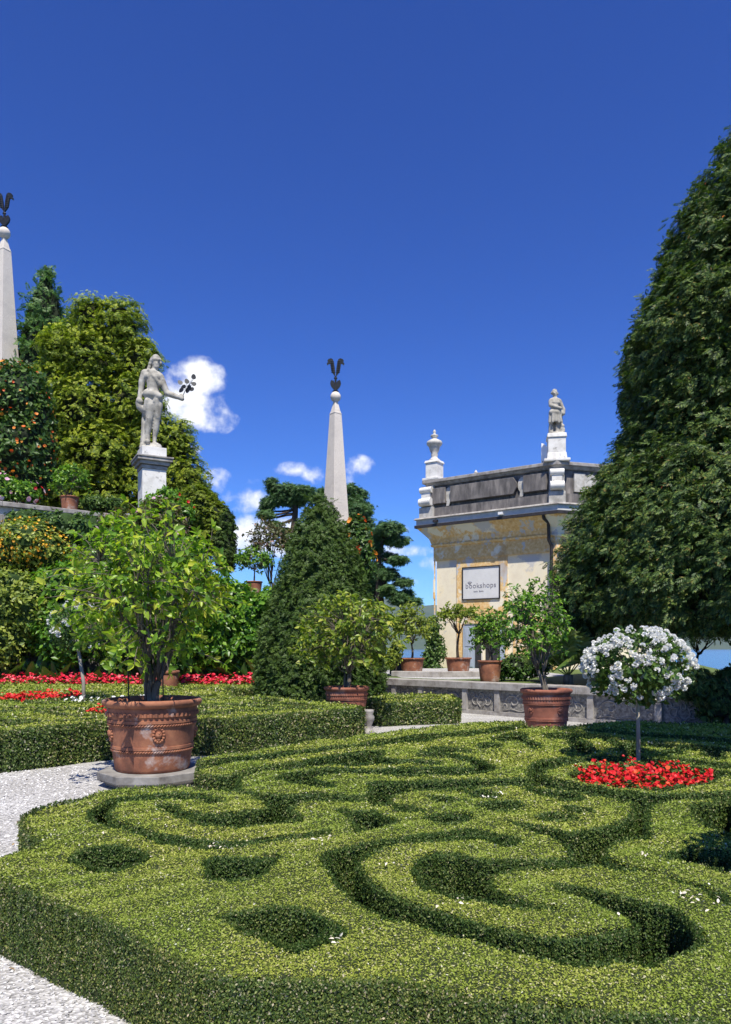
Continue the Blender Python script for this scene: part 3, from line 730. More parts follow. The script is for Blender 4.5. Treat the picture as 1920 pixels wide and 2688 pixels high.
ch(R2([(760, 402), (850, 389), (942, 405), (880, 420), (790, 417)]))
ch(R1([(305, 580), (350, 550), (430, 535), (520, 530), (600, 545), (662, 570), (640, 610), (560, 632), (500, 640), (420, 627), (350, 602)]))
ch(R1([(902, 605), (960, 580), (1060, 584), (1150, 590), (1247, 584), (1225, 620), (1180, 662), (1080, 682), (950, 692), (900, 682), (910, 650)]))
ch(R1([(958, 855), (1000, 830), (1100, 815), (1200, 795), (1290, 795), (1380, 815), (1450, 850), (1545, 895), (1480, 922), (1400, 952), (1320, 977), (1230, 962), (1130, 922), (1060, 902)]))
ch(RR([(1225, 272), (1290, 265), (1352, 275), (1300, 291), (1230, 286)]))
ch(RR([(1458, 287), (1500, 264), (1566, 266), (1562, 312), (1480, 302)]))
ch(RR([(1260, 310), (1400, 320), (1600, 345), (1640, 352), (1640, 366), (1550, 356), (1380, 336)]))
ch(RR([(1085, 310), (1150, 314), (1250, 329), (1400, 358), (1640, 400), (1640, 425), (1400, 386), (1250, 356), (1100, 336)]))
ch(RR([(1060, 223), (1200, 234), (1640, 262), (1640, 276), (1250, 253), (1060, 240)]))
ch(RR([(760, 150), (900, 148), (1050, 165), (1300, 180), (1640, 205), (1640, 218), (1300, 194), (1050, 179), (900, 160), (770, 160)]))

cell = .02
gx_, gy_ = np.arange(-2.45, 6.4, cell), np.arange(2.0, 11.8, cell)
X, Y = np.meshgrid(gx_, gy_)
mask = grid_in(outer, X, Y)
rng0 = np.random.default_rng(3)
chm = np.zeros_like(mask)
for c in CH: chm |= grid_in(c, X, Y)
dil_ = chm.copy(); dil_[1:-1, 1:-1] |= chm[2:, 1:-1] | chm[:-2, 1:-1]
chm |= dil_ & (Y > 5.0)
dil_ = chm.copy(); dil_[1:-1] |= chm[2:] | chm[:-2]
chm |= dil_ & (Y > 7.0)
mask &= ~chm
lab, nl = label(mask)
sizes = [(k, int((lab == k).sum())) for k in range(1, nl + 1)]
sizes = sorted(sizes, key=lambda t: -t[1])
ISL = []
for k, sz in sizes:
    if sz * cell * cell < .05:
        mask[lab == k] = False; continue
    ii = np.argwhere(lab == k); c = ii.mean(0)
    ISL.append((k, sz * cell * cell, gx_[int(c[1])], gy_[int(c[0])]))
    print('ISLAND', k, round(sz * cell * cell, 2), 'centre', [round(float(v), 2) for v in ISL[-1][2:]], 'x', [round(float(gx_[ii[:, 1].min()]), 2), round(float(gx_[ii[:, 1].max()]), 2)], 'y', [round(float(gy_[ii[:, 0].min()]), 2), round(float(gy_[ii[:, 0].max()]), 2)])
HEDGE_LABELS = globals().get('HEDGE_LABELS', {})
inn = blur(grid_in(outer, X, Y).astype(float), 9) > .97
for n_, (k, ar, cx_, cy_) in enumerate(ISL):
    mk = lab == k
    ii = np.argwhere(mk); a0, b0 = np.maximum(ii.min(0) - 8, 0); a1, b1 = ii.max(0) + 9
    sl_ = (slice(a0, a1), slice(b0, b1))
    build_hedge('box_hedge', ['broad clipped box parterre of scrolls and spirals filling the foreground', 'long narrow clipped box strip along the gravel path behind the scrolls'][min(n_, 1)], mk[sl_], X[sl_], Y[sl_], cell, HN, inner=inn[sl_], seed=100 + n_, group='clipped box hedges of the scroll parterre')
so_ = np.array(outer); cc = so_.mean(0)
sheet('soil', [tuple(cc + (p - cc) * .985) for p in so_], .006, M['soil'])

# the air over the lake: pale even haze
m = MB(); m.box((0, 2300, 215), (13000, 8000, 448))
hz = m.build('haze', M['plaster']); hz.data.materials.clear()
hm, hn, ho = new_mat('haze_air'); pv = hn.nodes.new('ShaderNodeVolumePrincipled'); pv.inputs['Density'].default_value = HAZE; pv.inputs['Color'].default_value = (.74, .84, 1, 1)
hn.links.new(pv.outputs[0], ho.inputs['Volume']); hz.data.materials.append(hm); tag(hz, kind='stuff')
# ================================================================== left-back parterre and the small end hedge
HL = .53
lb = [(-11.5, 6.9), (-7.0, 7.8), (-4.51, 8.95), (-3.58, 9.95), (-2.5, 10.3), (-1.9, 10.66), (-.35, 11.95), (-.05, 12.3), (-.06, 12.6), (-.4, 13.3), (-1.15, 14.2), (-1.9, 15.0), (-2.8, 15.5), (-3.1, 17.4), (-2.9, 19.8), (-11.5, 20.3)]
ZB = HL
def gl(x, y): return G(x * DS, y * DS, ZB)
def band_line(pts, wd):
    pts = np.array(pts); t = np.gradient(pts, axis=0); t = unit(t); nrm = np.stack([-t[:, 1], t[:, 0]], 1)
    return np.concatenate([pts + nrm * wd / 2, (pts - nrm * wd / 2)[::-1]])
HOLES = []
BEDR = [(-3.6 + 1.0 * math.cos(a), 11.75 + .42 * math.sin(a)) for a in np.linspace(0, 2 * math.pi, 24, endpoint=False)]
BED2 = [(gl(-60, 1553)), gl(60, 1553), gl(182, 1546), gl(182, 1540), gl(60, 1543), gl(-60, 1549)]
BEDW = [(-5.05 + 1.15 * math.cos(a), 14.1 + .38 * math.sin(a)) for a in np.linspace(0, 2 * math.pi, 24, endpoint=False)]
HOLES += [BEDR, BED2, BEDW]
r_ = np.random.default_rng(8)
# scroll grooves: arcs of spirals between the beds
for (cx_, cy_, ra, rb, a0, a1, wd) in [(-3.6, 11.75, 1.5, .85, .4, 5.6, .17), (-1.9, 12.9, .75, .45, -1.5, 3.4, .14), (-1.9, 12.9, .4, .22, .8, 4.8, .13), (-2.6, 14.0, .9, .5, -.5, 3.6, .16), (-5.05, 14.1, 1.6, .8, .2, 6.0, .18),
                                (-7.0, 11.0, 1.1, .6, 0, 4.5, .2), (-7.0, 11.0, .6, .3, 1, 5.5, .18), (-5.6, 12.0, .7, .3, -2, 2.5, .17), (-4.0, 15.6, .9, .5, 2, 6.2, .18), (-3.9, 17.6, .7, .5, -1, 4, .2), (-5.6, 16.2, .6, .4, 0, 5, .2), (-1.2, 12.6, .5, .18, 2.8, 5.8, .12),
                                (-5.3, 9.9, .8, .3, .5, 4.2, .22), (-6.2, 9.3, .5, .25, -1, 3, .2), (-3.0, 12.7, .5, .22, 1, 5, .14), (-4.6, 18.4, 1.4, .4, 3.2, 6.1, .2)]:
    a = np.linspace(a0, a1, 40); HOLES.append(band_line(np.stack([cx_ + ra * np.cos(a), cy_ + rb * np.sin(a)], 1), wd))
HOLES.append(band_line(np.array([(-6.4, 8.6), (-4.4, 9.5), (-3.2, 10.6), (-1.3, 11.7), (-.6, 12.3)]) + np.array([-.12, .35]), .13))
cell2 = .05
X2, Y2 = np.meshgrid(np.arange(-10.8, .2, cell2), np.arange(7.6, 20.4, cell2))
m2 = grid_in(smooth_poly(lb, 4), X2, Y2)
for h in HOLES: m2 &= ~grid_in(h, X2, Y2)
X2b, Y2b = X2, Y2
m2d = m2.copy(); m2d[1:-1, 1:-1] &= m2[2:, 1:-1] & m2[1:-1, 2:]; m2 = m2d
build_hedge('box_hedge', 'large clipped box hedge parterre with red flower beds behind the biggest terracotta pot', m2, X2, Y2, cell2, HL, 71, None, L0=.03, Lk=.0034, cover=2.6, rough=.012)
sheet('soil', [tuple(p) for p in np.array(lb) * .98 + np.array([0, .3])], .006, M['soil'])
sh = [(.18, 14.35), (.35, 14.2), (.8, 14.45), (1.86, 14.75), (1.95, 15.1), (1.95, 16.6), (.6, 16.9), (.1, 16.6), (.1, 15.0)]
X3, Y3 = np.meshgrid(np.arange(-.1, 2.3, .035), np.arange(13.9, 17.2, .035))
m3 = grid_in(sh, X3, Y3)
m3 &= ~grid_in(band_line([(.3, 15.3), (1.0, 15.45), (1.7, 15.4)], .16), X3, Y3)
m3 &= ~grid_in(band_line([(.4, 15.95), (1.0, 15.85), (1.6, 16.1)], .16), X3, Y3)
build_hedge('box_hedge', 'short clipped box hedge block between the cone yew and the carved stone wall', m3, X3, Y3, .035, .47, 72, None, L0=.03, Lk=.0034, cover=2.6)
# flower pots' stone feet at the corner of the left parterre
def stone_foot(x, y, name, lab_, prof):
    m = MB(); m.lathe(prof, (x, y, 0), 10)
    tag(m.build(name, M['coping'], None, True), lab_, 'stone')
stone_foot(.06, 12.75, 'stone_baluster', 'small pale stone baluster stub at the corner of the box hedge', [(.10, 0), (.12, .04), (.07, .1), (.05, .18), (.09, .27), (.10, .33), (.07, .38), (.09, .42), (.08, .46)])

# ------------------------------------------------------------------ flower beds (nobody could count the blooms)
def bed(name, lab_, poly, z0, h, nfl, nlf, fmat, fs, seed, cat='flower bed', pos=None):
    rng = np.random.default_rng(seed); poly = np.array(poly)
    lo, hi = poly.min(0), poly.max(0)
    def pts(n):
        out = []
        while len(out) < n:
            p = lo + rng.random((n * 2, 2)) * (hi - lo)
            out.extend(p[grid_in([tuple(q) for q in poly], p[:, 0], p[:, 1])])
        return np.array(out[:n])
    a = pts(nlf); za = z0 + rng.random(nlf) * h * .9
    hump = h * .25 * np.sin(a[:, 0] * 9) * np.sin(a[:, 1] * 11)
    V1, F1 = scatter(LEAF, np.stack([a[:, 0], a[:, 1], za + hump], 1), frames(np.array([0, 0, 1.]) + rng.normal(size=(nlf, 3)) * .6, rng), fs * 1.7 * rng.uniform(.7, 1.3, nlf))
    b = pts(nfl); zb = z0 + h * (.45 + .65 * rng.random(nfl)); hump = h * .32 * np.sin(b[:, 0] * 9) * np.sin(b[:, 1] * 11)
    V2, F2 = scatter(FLOWER, np.stack([b[:, 0], b[:, 1], zb + hump], 1), frames(np.array([0, -.35, .9]) + rng.normal(size=(nfl, 3)) * .45, rng), fs * rng.uniform(.7, 1.3, nfl))
    V, Fc, mi = join([(V1, F1, 0), (V2, F2, 1)])
    return tag(mesh_np(name, V, Fc, [M['bedleaf'], fmat], None, False, mi), lab_, cat, kind='stuff')
ringw = np.array(world(R2(RINGH))); rc = ringw.mean(0)
bed('flower_bed', 'round bed of red begonias under the white flowering standard', rc + (ringw - rc) * .95, .10, .27, 1150, 2400, M['red'], .036, 21)
bed('flower_bed', 'small red flower bed in the hedge behind the big terracotta pot', np.array([-3.6, 11.75]) + (np.array(BEDR) - np.array([-3.6, 11.75])) * .92, .2, .30, 800, 900, M['red'], .045, 22)
bed('flower_bed', 'narrow strip of red flowers in the middle of the left parterre', BED2, .25, .30, 700, 700, M['red'], .058, 23)
bed('flower_bed', 'bed of low white flowers around the slim tree trunk in the left parterre', np.array([-5.05, 14.1]) + (np.array(BEDW) - np.array([-5.05, 14.1])) * .9, .25, .27, 150, 700, M['whitefl'], .07, 24)
bed('flower_bed', 'long border of pinkish red flowers in front of the leafy plants at the back', [(-11.5, 20.3), (-2.75, 19.85), (-2.75, 20.75), (-11.5, 21.2)], .3, .38, 3000, 3600, M['pinkred'], .075, 25)

# petals lying on the clipped tops
rng_ = np.random.default_rng(5)
pp = []
for (x, y, n, s_) in [(745, 2093, 7, .02), (480, 1880, 8, .03), (515, 1884, 8, .03), (720, 1863, 8, .03), (690, 1868, 5, .02), (1090, 1770, 12, .05), (1118, 1764, 8, .03), (1430, 1899, 8, .04), (1527, 1998, 9, .05), (1600, 2006, 12, .06), (1020, 2008, 6, .03), (860, 1922, 5, .04), (1170, 1830, 5, .02)]:
    c = np.array(G(x * DS, y * DS, HN)); pp.append(c + rng_.normal(size=(n, 2)) * s_)
pp.append(np.stack([rng_.uniform(-1.8, 4, 80), rng_.uniform(2.6, 10, 80)], 1))
pp = np.concatenate(pp); ok = grid_in(outer, pp[:, 0], pp[:, 1])
for c in CH: ok &= ~grid_in(c, pp[:, 0], pp[:, 1])
pp = pp[ok]
V, Fc = scatter(WIDE, np.stack([pp[:, 0], pp[:, 1], np.full(len(pp), HN + .012)], 1), frames(np.array([0, 0, 1.]) + rng_.normal(size=(len(pp), 3)) * .5, rng_), rng_.uniform(.012, .03, len(pp)))
tag(mesh_np('fallen_petals', V, Fc, M['petal']), 'pale fallen petals scattered over the clipped hedge tops', 'petals', kind='stuff')

# ================================================================== pots and potted trees
def pot_mesh(parent, R, Hh, mat, fancy=True, rim=True, z=0.0, base=.76):
    m = MB(); n = 48 if fancy else 28; w_ = .07 * R
    r0 = R * base * .97; r1 = R * .9
    def rr(t): return r0 + (r1 - r0) * t ** .9
    prof = [(r0 * .97, 0), (r0, .02 * Hh)] + [(rr(t), t * Hh * .86) for t in np.linspace(.05, 1, 8)]
    prof += [(R * .88, Hh * .9), (R * .82, Hh * .9), (R * .80, Hh * .86)]
    m.lathe([(a, b + z) for a, b in prof], (0, 0, 0), n, cap=True)
    pot = m.build('pot', mat, parent, True, auto=.7)
    m = MB()
    m.lathe([(R * .86, Hh * .885 + z), (R * .93, Hh * .895 + z), (R * .985, Hh * .925 + z), (R, Hh * .955 + z), (R * .99, Hh * .985 + z), (R * .95, Hh + z), (R * .90, Hh * .99 + z), (R * .83, Hh * .93 + z), (R * .81, Hh * .88 + z)], (0, 0, 0), n, cap=False)
    m.build('rim', mat, pot, True)
    m = MB(); m.lathe([(R * .82, Hh * .84 + z), (R * .82, Hh * .90 + z), (.02, Hh * .91 + z)], (0, 0, 0), n)
    m.build('soil', M['soil'], parent)
    if fancy:
        for t, k, nm in ((.40, .016, 'band'), (.82, .02, 'band')):
            m = MB(); r = rr(t)
            m.lathe([(r - .004, t * Hh * .86 - .02 + z), (r + k * .6, t * Hh * .86 - .016 + z), (r + k * .6, t * Hh * .86 + .016 + z), (r - .004, t * Hh * .86 + .02 + z)], (0, 0, 0), n, cap=False)
            m.build(nm, mat, pot, True, auto=.6)
        for t in (.345, .765):
            m = MB(); r = rr(t) + .004; cnt = 92
            for i in range(cnt):
                a = 2 * math.pi * i / cnt; da = math.pi * 1.25 / cnt; zc = t * Hh * .86 + z
                m.tube([(r * math.cos(a - da), r * math.sin(a - da), zc - .013), (r * 1.012 * math.cos(a), r * 1.012 * math.sin(a), zc), (r * math.cos(a + da), r * math.sin(a + da), zc + .013)], [.006, .010, .006], 5)
            m.build('rope_band', mat, pot, True)
        V, Fd = [], []; t = .93; r = rr(t); K = 216
        for i in range(K):
            a = 2 * math.pi * i / K; ro = r + (.022 if (i // 2) % 2 else .004)
            for dz in (-.02, .02): V.append((ro * math.cos(a), ro * math.sin(a), t * Hh * .86 + dz + z))
            for dz in (-.022, .022): V.append(((r - .01) * math.cos(a), (r - .01) * math.sin(a), t * Hh * .86 + dz + z))
        for i in range(K):
            b, c = 4 * i, 4 * ((i + 1) % K)
            Fd += [(b, c, c + 1, b + 1), (b + 1, c + 1, c + 3, b + 3), (b + 2, c + 2, c, b)]
        m = MB(); m.add(V, Fd); m.build('dentil_band', mat, pot)
        for a in (-1.15, -2.55, .35):
            m = MB(); t = .62; r = rr(t); c = np.array([r * math.cos(a), r * math.sin(a), t * Hh * .86 + z]); tx = np.array([-math.sin(a), math.cos(a), 0]); ou = np.array([math.cos(a), math.sin(a), 0])
            for k in range(14):
                b = 2 * math.pi * k / 14; q = c + (tx * math.cos(b) * .055 + np.array([0, 0, 1]) * math.sin(b) * .075) * (R / .55)
                m.ball(q, .018 * R / .55, 6, 4)
            m.ball(c, (.04 * R / .55,) * 3, 8, 6); m.ball(c + ou * .02 + np.array([0, 0, .02]), .022 * R / .55, 6, 4); m.ball(c - np.array([0, 0, .045 * R / .55]), .025 * R / .55, 6, 4)
            m.build('medallion', mat, pot, True)
    return pot
def branchy(root, base, ctr, rad, ntw, nlimb, lmat, lsize, nl, seed, trunk_r, tmpl=WIDE, bark='bark', stems=3, low=.15, shell=.45, fork=.45, up=.35, droop=0.0, twr=.006, rag=.15):
    """trunk, limbs and twigs reaching into an ellipsoid crown, leaves set along the twigs"""
    rng = np.random.default_rng(seed); base = np.array(base, float); ctr = np.array(ctr, float); rad = np.array(rad, float)
    fk = base + (ctr - base) * fork + np.array([rng.normal(0, .02), rng.normal(0, .02), 0])
    m = MB(); limbs = []
    for s in range(stems):
        a = 2 * math.pi * s / stems + rng.uniform(-.4, .4)
        b0 = base + np.array([math.cos(a), math.sin(a), 0]) * trunk_r * (.5 if stems > 1 else 0)
        f0 = fk + np.array([math.cos(a), math.sin(a), 0]) * trunk_r * 1.4 * (stems > 1) + np.array([0, 0, rng.normal(0, .05)])
        path = bez(b0, (b0 + f0) / 2 + rng.normal(0, trunk_r * .8, 3) * np.array([1, 1, 0]), f0, 7)
        m.tube(path, np.linspace(trunk_r, trunk_r * .62, 7), 9)
        limbs.append((f0, trunk_r * .62))
    nodes = []
    for k in range(nlimb):
        d = sph(1, rng)[0]; d[2] = d[2] * .8 + .15
        e = ctr + d * rad * rng.uniform(.3, .62)
        j = int(np.argmin([np.linalg.norm((e - f)[:2]) for f, _ in limbs])); f0, r0 = limbs[j]
        mid = f0 * .5 + e * .5 + np.array([0, 0, -.12 * rad[2]]) + rng.normal(0, .06, 3) * rad
        path = bez(f0, mid, e, 7); path[1:-1] += rng.normal(0, .02, (5, 3)) * rad
        m.tube(path, np.linspace(r0 * .55, max(twr * 1.6, r0 * .2), 7), 6)
        nodes += [(path[q], max(twr * 1.2, r0 * .3)) for q in (3, 4, 5, 6)]
    NP = np.array([n[0] for n in nodes])
    LP = []; LN = []; LD = []
    for k in range(ntw):
        d = sph(1, rng)[0]
        if d[2] < -.55 + low: d[2] = abs(d[2]) * rng.uniform(-.5, .8); d /= np.linalg.norm(d)
        bumpy = (1 + rag * .6 * (k % 9 == 0)) * (1 + rag * (math.sin(d[0] * 4.3 + seed) * math.sin(d[2] * 5.1 + 1.3 * seed) * math.cos(d[1] * 3.7))) + .12 * math.sin(d[0] * 5 + seed) * math.sin(d[2] * 6 + seed * 2) + .1 * math.sin(d[1] * 9)
        e = ctr + d * rad * (shell + (1 - shell) * rng.random() ** .55) * bumpy
        j = int(np.argmin(np.linalg.norm(NP - e, axis=1) + rng.random(len(NP)) * .15)); s0 = NP[j]
        mid = (s0 + e) / 2 + np.array([0, 0, .08 * rad[2]]) + rng.normal(0, .05, 3) * rad
        path = bez(s0, mid, e, 5); m.tube(path, np.linspace(twr, twr * .45, 5), 4, False)
        dirn = unit((path[-1] - path[-2])[None])[0]
        for q in range(nl):
            t = rng.uniform(.45, 1.0) if q > nl * .35 else rng.uniform(.9, 1.0)
            i = min(3, int(t * 4)); p = path[i] + (path[i + 1] - path[i]) * (t * 4 - i)
            dv = unit((dirn * .8 + rng.normal(size=3) * .75 + np.array([0, 0, .15 - droop]))[None])[0]
            LP.append(p); LD.append(dv); LN.append(np.array([0, 0, up]) + d * .5 + rng.normal(size=3) * .5)
    m.build('trunk', M[bark], root, True)
    LP, LN, LD = np.array(LP), np.array(LN), np.array(LD)
    V, Fc = scatter(tmpl, LP, frames(LN, rng, LD), lsize * rng.uniform(.55, 1.25, len(LP)))
    return mesh_np('crown', V, Fc, M[lmat] if isinstance(lmat, str) else lmat, root, True)

# --- the big lemon tree at the left
def stake(root, pts, r=.008):
    m = MB(); m.tube(pts, r, 6); m.build('stake', M['pstake'], root, True)
LX, LY = -2.44, 8.3
SLZ = .165
t = thing('stone_plinth', 'octagonal grey stone slab under the big terracotta lemon pot', 'plinth', (LX, LY, 0))
m = MB(); m.lathe([(.50, 0), (.53, .04), (.60, .075), (.605, SLZ)], (0, 0, 0), 8, math.pi / 8); m.build('slab', M['slabstone'], t, False, .008)
LEMON = t = thing('potted_lemon_tree', 'large lemon tree with bright yellow-green leaves in the biggest terracotta pot, on an octagonal slab', 'potted tree', (LX, LY, SLZ + .002), 'potted trees in terracotta pots')
pot_mesh(t, .555, .805, M['terra'])
c0 = P(455, 1545, LY) - np.array([LX, LY, SLZ]); c0 = P(385, 1555, LY) - np.array([LX, LY, SLZ])
branchy(t, (.02, .02, .70), c0, (1.0, 1.15, .95), 540, 30, 'lime', .10, 9, 4, .055, stems=3, fork=.2, low=-.4, twr=.006, shell=.3, rag=.3)
for (x, y, r2) in ((-.24, -.1, .5), (.18, -.2, .5), (.02, -.3, .62)):
    stake(t, [(x, y, .68), (x - .02, y + .01, .68 + r2 + .25)])

def potted(name, lab_, loc, R, Hp, cz, crad, ntw, nlimb, lmat, ls, nl, seed, tr, mat='terra_dark', fancy=False, grp='potted trees in terracotta pots', cx=0.0, **kw):
    t = thing(name, lab_, 'potted tree', loc, grp)
    pot_mesh(t, R, Hp, M[mat], fancy)
    branchy(t, (0, 0, Hp * .88), (cx, 0, cz - loc[2]), crad, ntw, nlimb, lmat, ls, nl, seed, tr, **kw)
    return t
def wz(y, d): return EYE - (y * DS - HY) / F * d
def wx(x, d): return (x * DS - CX) / F * d
d = 14.0
t = potted('potted_citrus_tree', 'bushy citrus tree in a shaded terracotta pot right in front of the cone-shaped yew', (wx(770, d), d, .10), 51 * DS / F * d, .70, wz(1408, d), (124 * DS / F * d, 1.05, 92 * DS / F * d), 390, 20, 'citrus', .115, 9, 12, .035, fancy=True, cx=.06, fork=.3, stems=4, low=-.35)
d = 12.2
t = potted('potted_orange_tree', 'open upright orange tree in a dark terracotta pot before the carved stone wall', (wx(1213, d), d, .12), 57 * DS / F * d, .74, wz(1392, d), (88 * DS / F * d, .72, 122 * DS / F * d), 300, 20, 'green', .085, 9, 15, .035, fancy=True, cx=-.22, fork=.35, stems=3, low=.0, shell=.25)
d = 22.0
potted('potted_citrus_tree', 'dark leafy potted tree on the terrace at the left corner of the bookshop', (wx(915, d), d, .72), 29 * DS / F * d, .52, wz(1395, d), (50 * DS / F * d, .7, 62 * DS / F * d), 170, 10, 'olive', .12, 8, 16, .04, mat='terra', stems=1, low=.3)
d = 22.6
potted('potted_standard_tree', 'small umbrella-shaped standard tree in a terracotta pot before the bookshop door', (wx(1018, d), d, .72), 30 * DS / F * d, .52, wz(1367, d), (48 * DS / F * d, .6, 29 * DS / F * d), 150, 12, 'olive', .11, 9, 17, .05, mat='terra', bark='darkbark', stems=1, fork=.62, low=.5)
d = 17.6
potted('potted_bush', 'dense round bush hanging over its plain terracotta pot on the low wall', (wx(1088, d), d, .72), 28 * DS / F * d, .52, wz(1412, d), (50 * DS / F * d, .5, 68 * DS / F * d), 260, 12, 'green', .08, 9, 18, .03, mat='terra', stems=2, low=.1, fork=.4, shell=.3)
# tall pot beyond the lemon tree
d = 19.0
potted('potted_tree', 'tall bright terracotta pot half hidden behind the lemon tree trunk', (wx(372, d), d, .05), 27 * DS / F * d, .9, wz(1375, d), (.7, .6, .8), 120, 8, 'green', .12, 8, 19, .04, mat='terra', stems=1)
# on the upper terraces
d = 23.24
potted('potted_shrub', 'light green shrub in a terracotta pot on the upper terrace wall', (wx(155, d), d, 5.952), 21 * DS / F * d, wz(1103, d) - 5.952, wz(1072, d), (44 * DS / F * d, .5, 42 * DS / F * d), 170, 10, 'green', .12, 8, 20, .03, mat='terra', stems=2, low=.2, fork=.3)
d = 23.0
potted('potted_citrus_tree', 'round-headed little tree in a small terracotta pot against the lake, left of the cone yew', (wx(565, d), d, 3.262), 19 * DS / F * d, wz(1291, d) - 3.262, wz(1248, d), (45 * DS / F * d, .5, 34 * DS / F * d), 220, 10, 'green', .10, 8, 21, .03, mat='terra', stems=1, low=.2, fork=.5)

# ================================================================== white flowering standards
def white_standard(lab_, x, y, ctr, rad, seed, nbl, lean=0.0, trunk=.022, bs=.05):
    rng = np.random.default_rng(seed)
    t = thing('flowering_standard_tree', lab_, 'flowering tree', (x, y, 0), 'white flowering standard trees')
    c = np.array(ctr) - np.array([x, y, 0]); rad = np.array(rad)
    m = MB(); top = c + np.array([0, 0, -rad[2] * .35])
    m.tube([(0, 0, 0), (lean * .3, 0, top[2] * .5), (top[0], top[1], top[2])], [trunk * 1.1, trunk, trunk * .9], 9)
    for k in range(12):
        dd = sph(1, rng)[0]; dd[2] = abs(dd[2])
        m.tube(bez(top, top + dd * rad * .4 + np.array([0, 0, .1]), c + dd * rad * .75, 4), [trunk * .5, trunk * .4, trunk * .3, trunk * .15], 5)
    m.build('trunk', M['palebark'], t, True)
    foliage('crown', t, [(*c, *(rad * .92))], M['deep'], 260, .10, 9, .075, LEAF, up=.3, out=.7, rnd=.7, inner=.35, seed=seed)
    m_ = nbl; dd = sph(m_ * 2, rng); dd = dd[rng.random(m_ * 2) < np.clip(.62 + .5 * dd[:, 2], .08, 1)][:m_]
    # blooms come in small bunches
    cen = dd[rng.integers(0, max(8, len(dd) // 3), len(dd))]; dd = unit(cen + rng.normal(0, .085, dd.shape))
    pos = c + dd * rad * rng.uniform(.95, 1.06, (len(dd), 1))
    V, Fc = scatter(POM, pos, frames(dd + rng.normal(size=dd.shape) * .3, rng), bs * rng.uniform(.7, 1.15, len(dd)))
    o = mesh_np('blossoms', V * 1.0, Fc, M['whitefl'], t, True); o['kind'] = 'stuff'
    return t
bx, by = G(1676, 2040, .2)
white_standard('round-headed standard tree covered in white blossom, rising from the red flower bed', bx, by, P(1674, 1752, by), (134 / F * by, 134 / F * by * .95, 101 / F * by), 31, 430, .0, .021, .060)
white_standard('slim white-flowering standard tree in the left parterre, half behind the lemon leaves', wx(186, 14.3), 14.3, (wx(170, 14.3), 14.3, wz(1395, 14.3)), (.60, .6, .52), 32, 60, 0, .035, .085)
white_standard('white-flowering standard tree at the near right edge of the scroll parterre', 2.42, 3.35, (2.47, 3.35, 1.72), (.52, .52, .4), 33, 200, 0, .021, .046)

# loose stones on the near gravel, thickest along the hedge foot
rp = np.random.default_rng(77); n = 26000
px_ = np.stack([rp.uniform(-4.6, 0.2, n), 1.9 + rp.random(n) ** 1.6 * 7.5], 1)
okp = ~grid_in(outer, px_[:, 0], px_[:, 1]) & (np.abs(px_[:, 0]) < .505 * px_[:, 1] + .6) & (np.hypot(px_[:, 0] - LX, px_[:, 1] - LY) > .66) & ~grid_in(lb, px_[:, 0], px_[:, 1]); px_ = px_[okp]; n = len(px_)
V, Fc = scatter(PEB, np.stack([px_[:, 0], px_[:, 1], np.full(n, .003)], 1), frames(np.array([0, 0, 1.]) + rp.normal(size=(n, 3)) * .25, rp), rp.uniform(.005, .012, n) * (1 + .09 * px_[:, 1]))
tag(mesh_np('gravel_stones', V, Fc, M['pebble']), 'loose pale gravel stones on the path by the hedge', 'gravel', kind='stuff')
# a few dry leaves blown onto the path
n = 70; pl = np.stack([rp.uniform(-5, -1.2, n), rp.uniform(2.6, 9.0, n)], 1); pl = pl[~grid_in(outer, pl[:, 0], pl[:, 1]) & ~grid_in(lb, pl[:, 0], pl[:, 1])]
V, Fc = scatter(WIDE, np.stack([pl[:, 0], pl[:, 1], np.full(len(pl), .012)], 1), frames(np.array([0, 0, 1.]) + rp.normal(size=(len(pl), 3)) * .3, rp), rp.uniform(.02, .05, len(pl)))
tag(mesh_np('dry_leaves', V, Fc, M['dryleaf']), 'dry fallen leaves scattered on the pale gravel path', 'leaves', kind='stuff')
# ================================================================== terrace on the right, carved wall
TW = [(-1.2, 20.9), (.2, 19.35), (2.23, 17.3), (3.13, 16.42), (4.42, 15.1), (6.2, 13.5), (8.6, 11.6), (11.0, 10.4)]   # foot of the wall
block('terrace_ground', [(p[0] + .12, p[1] + .12) for p in TW] + [(14.6, 11.7), (14.2, 19.8), (12.2, 23.8), (16.6, 36), (16.6, 45), (-1.0, 45)], .004, .70, M['lawn'])
sheet('terrace_path', [(1.0, 20.5), (2.2, 19.2), (4.4, 20.2), (6.3, 22.0), (6.0, 29.0), (2.0, 30.5), (.4, 26)], .705, M['gravel'])
cw = thing('carved_stone_wall', 'low garden wall with carved scroll panels and a pale stone coping, holding up the right terrace', 'wall', (3.13, 16.42, 0))
o0 = np.array([3.13, 16.42, 0])
def offs(pts, k):
    pts = np.array(pts, float); t = unit(np.gradient(pts, axis=0)); nn = np.stack([t[:, 1], -t[:, 0]], 1)
    nn *= np.sign(-nn[:, 1:2]); return pts + nn * k
def strip(mb, pts, k0, k1, z0, z1):
    a, b = offs(pts, k0), offs(pts, k1)
    for i in range(len(pts) - 1):
        q = [tuple(a[i] - o0[:2]), tuple(a[i + 1] - o0[:2]), tuple(b[i + 1] - o0[:2]), tuple(b[i] - o0[:2])]
        mb.prism(q, z0, z1)
TWs = []
for i in range(len(TW) - 1):
    for t_ in np.linspace(0, 1, 3, endpoint=False): TWs.append(np.array(TW[i]) * (1 - t_) + np.array(TW[i + 1]) * t_)
TWs.append(np.array(TW[-1]))
m = MB(); strip(m, TWs, 0, -.25, 0, .58); m.build('panel_face', M['wallpanel'], cw)
m = MB(); strip(m, TWs, .10, -.36, .58, .745); cpo = m.build('coping', M['coping'], cw, False, .012)
m = MB(); strip(m, TWs, .06, .002, 0, .09); m.build('plinth', M['coping'], cw)
m = MB()
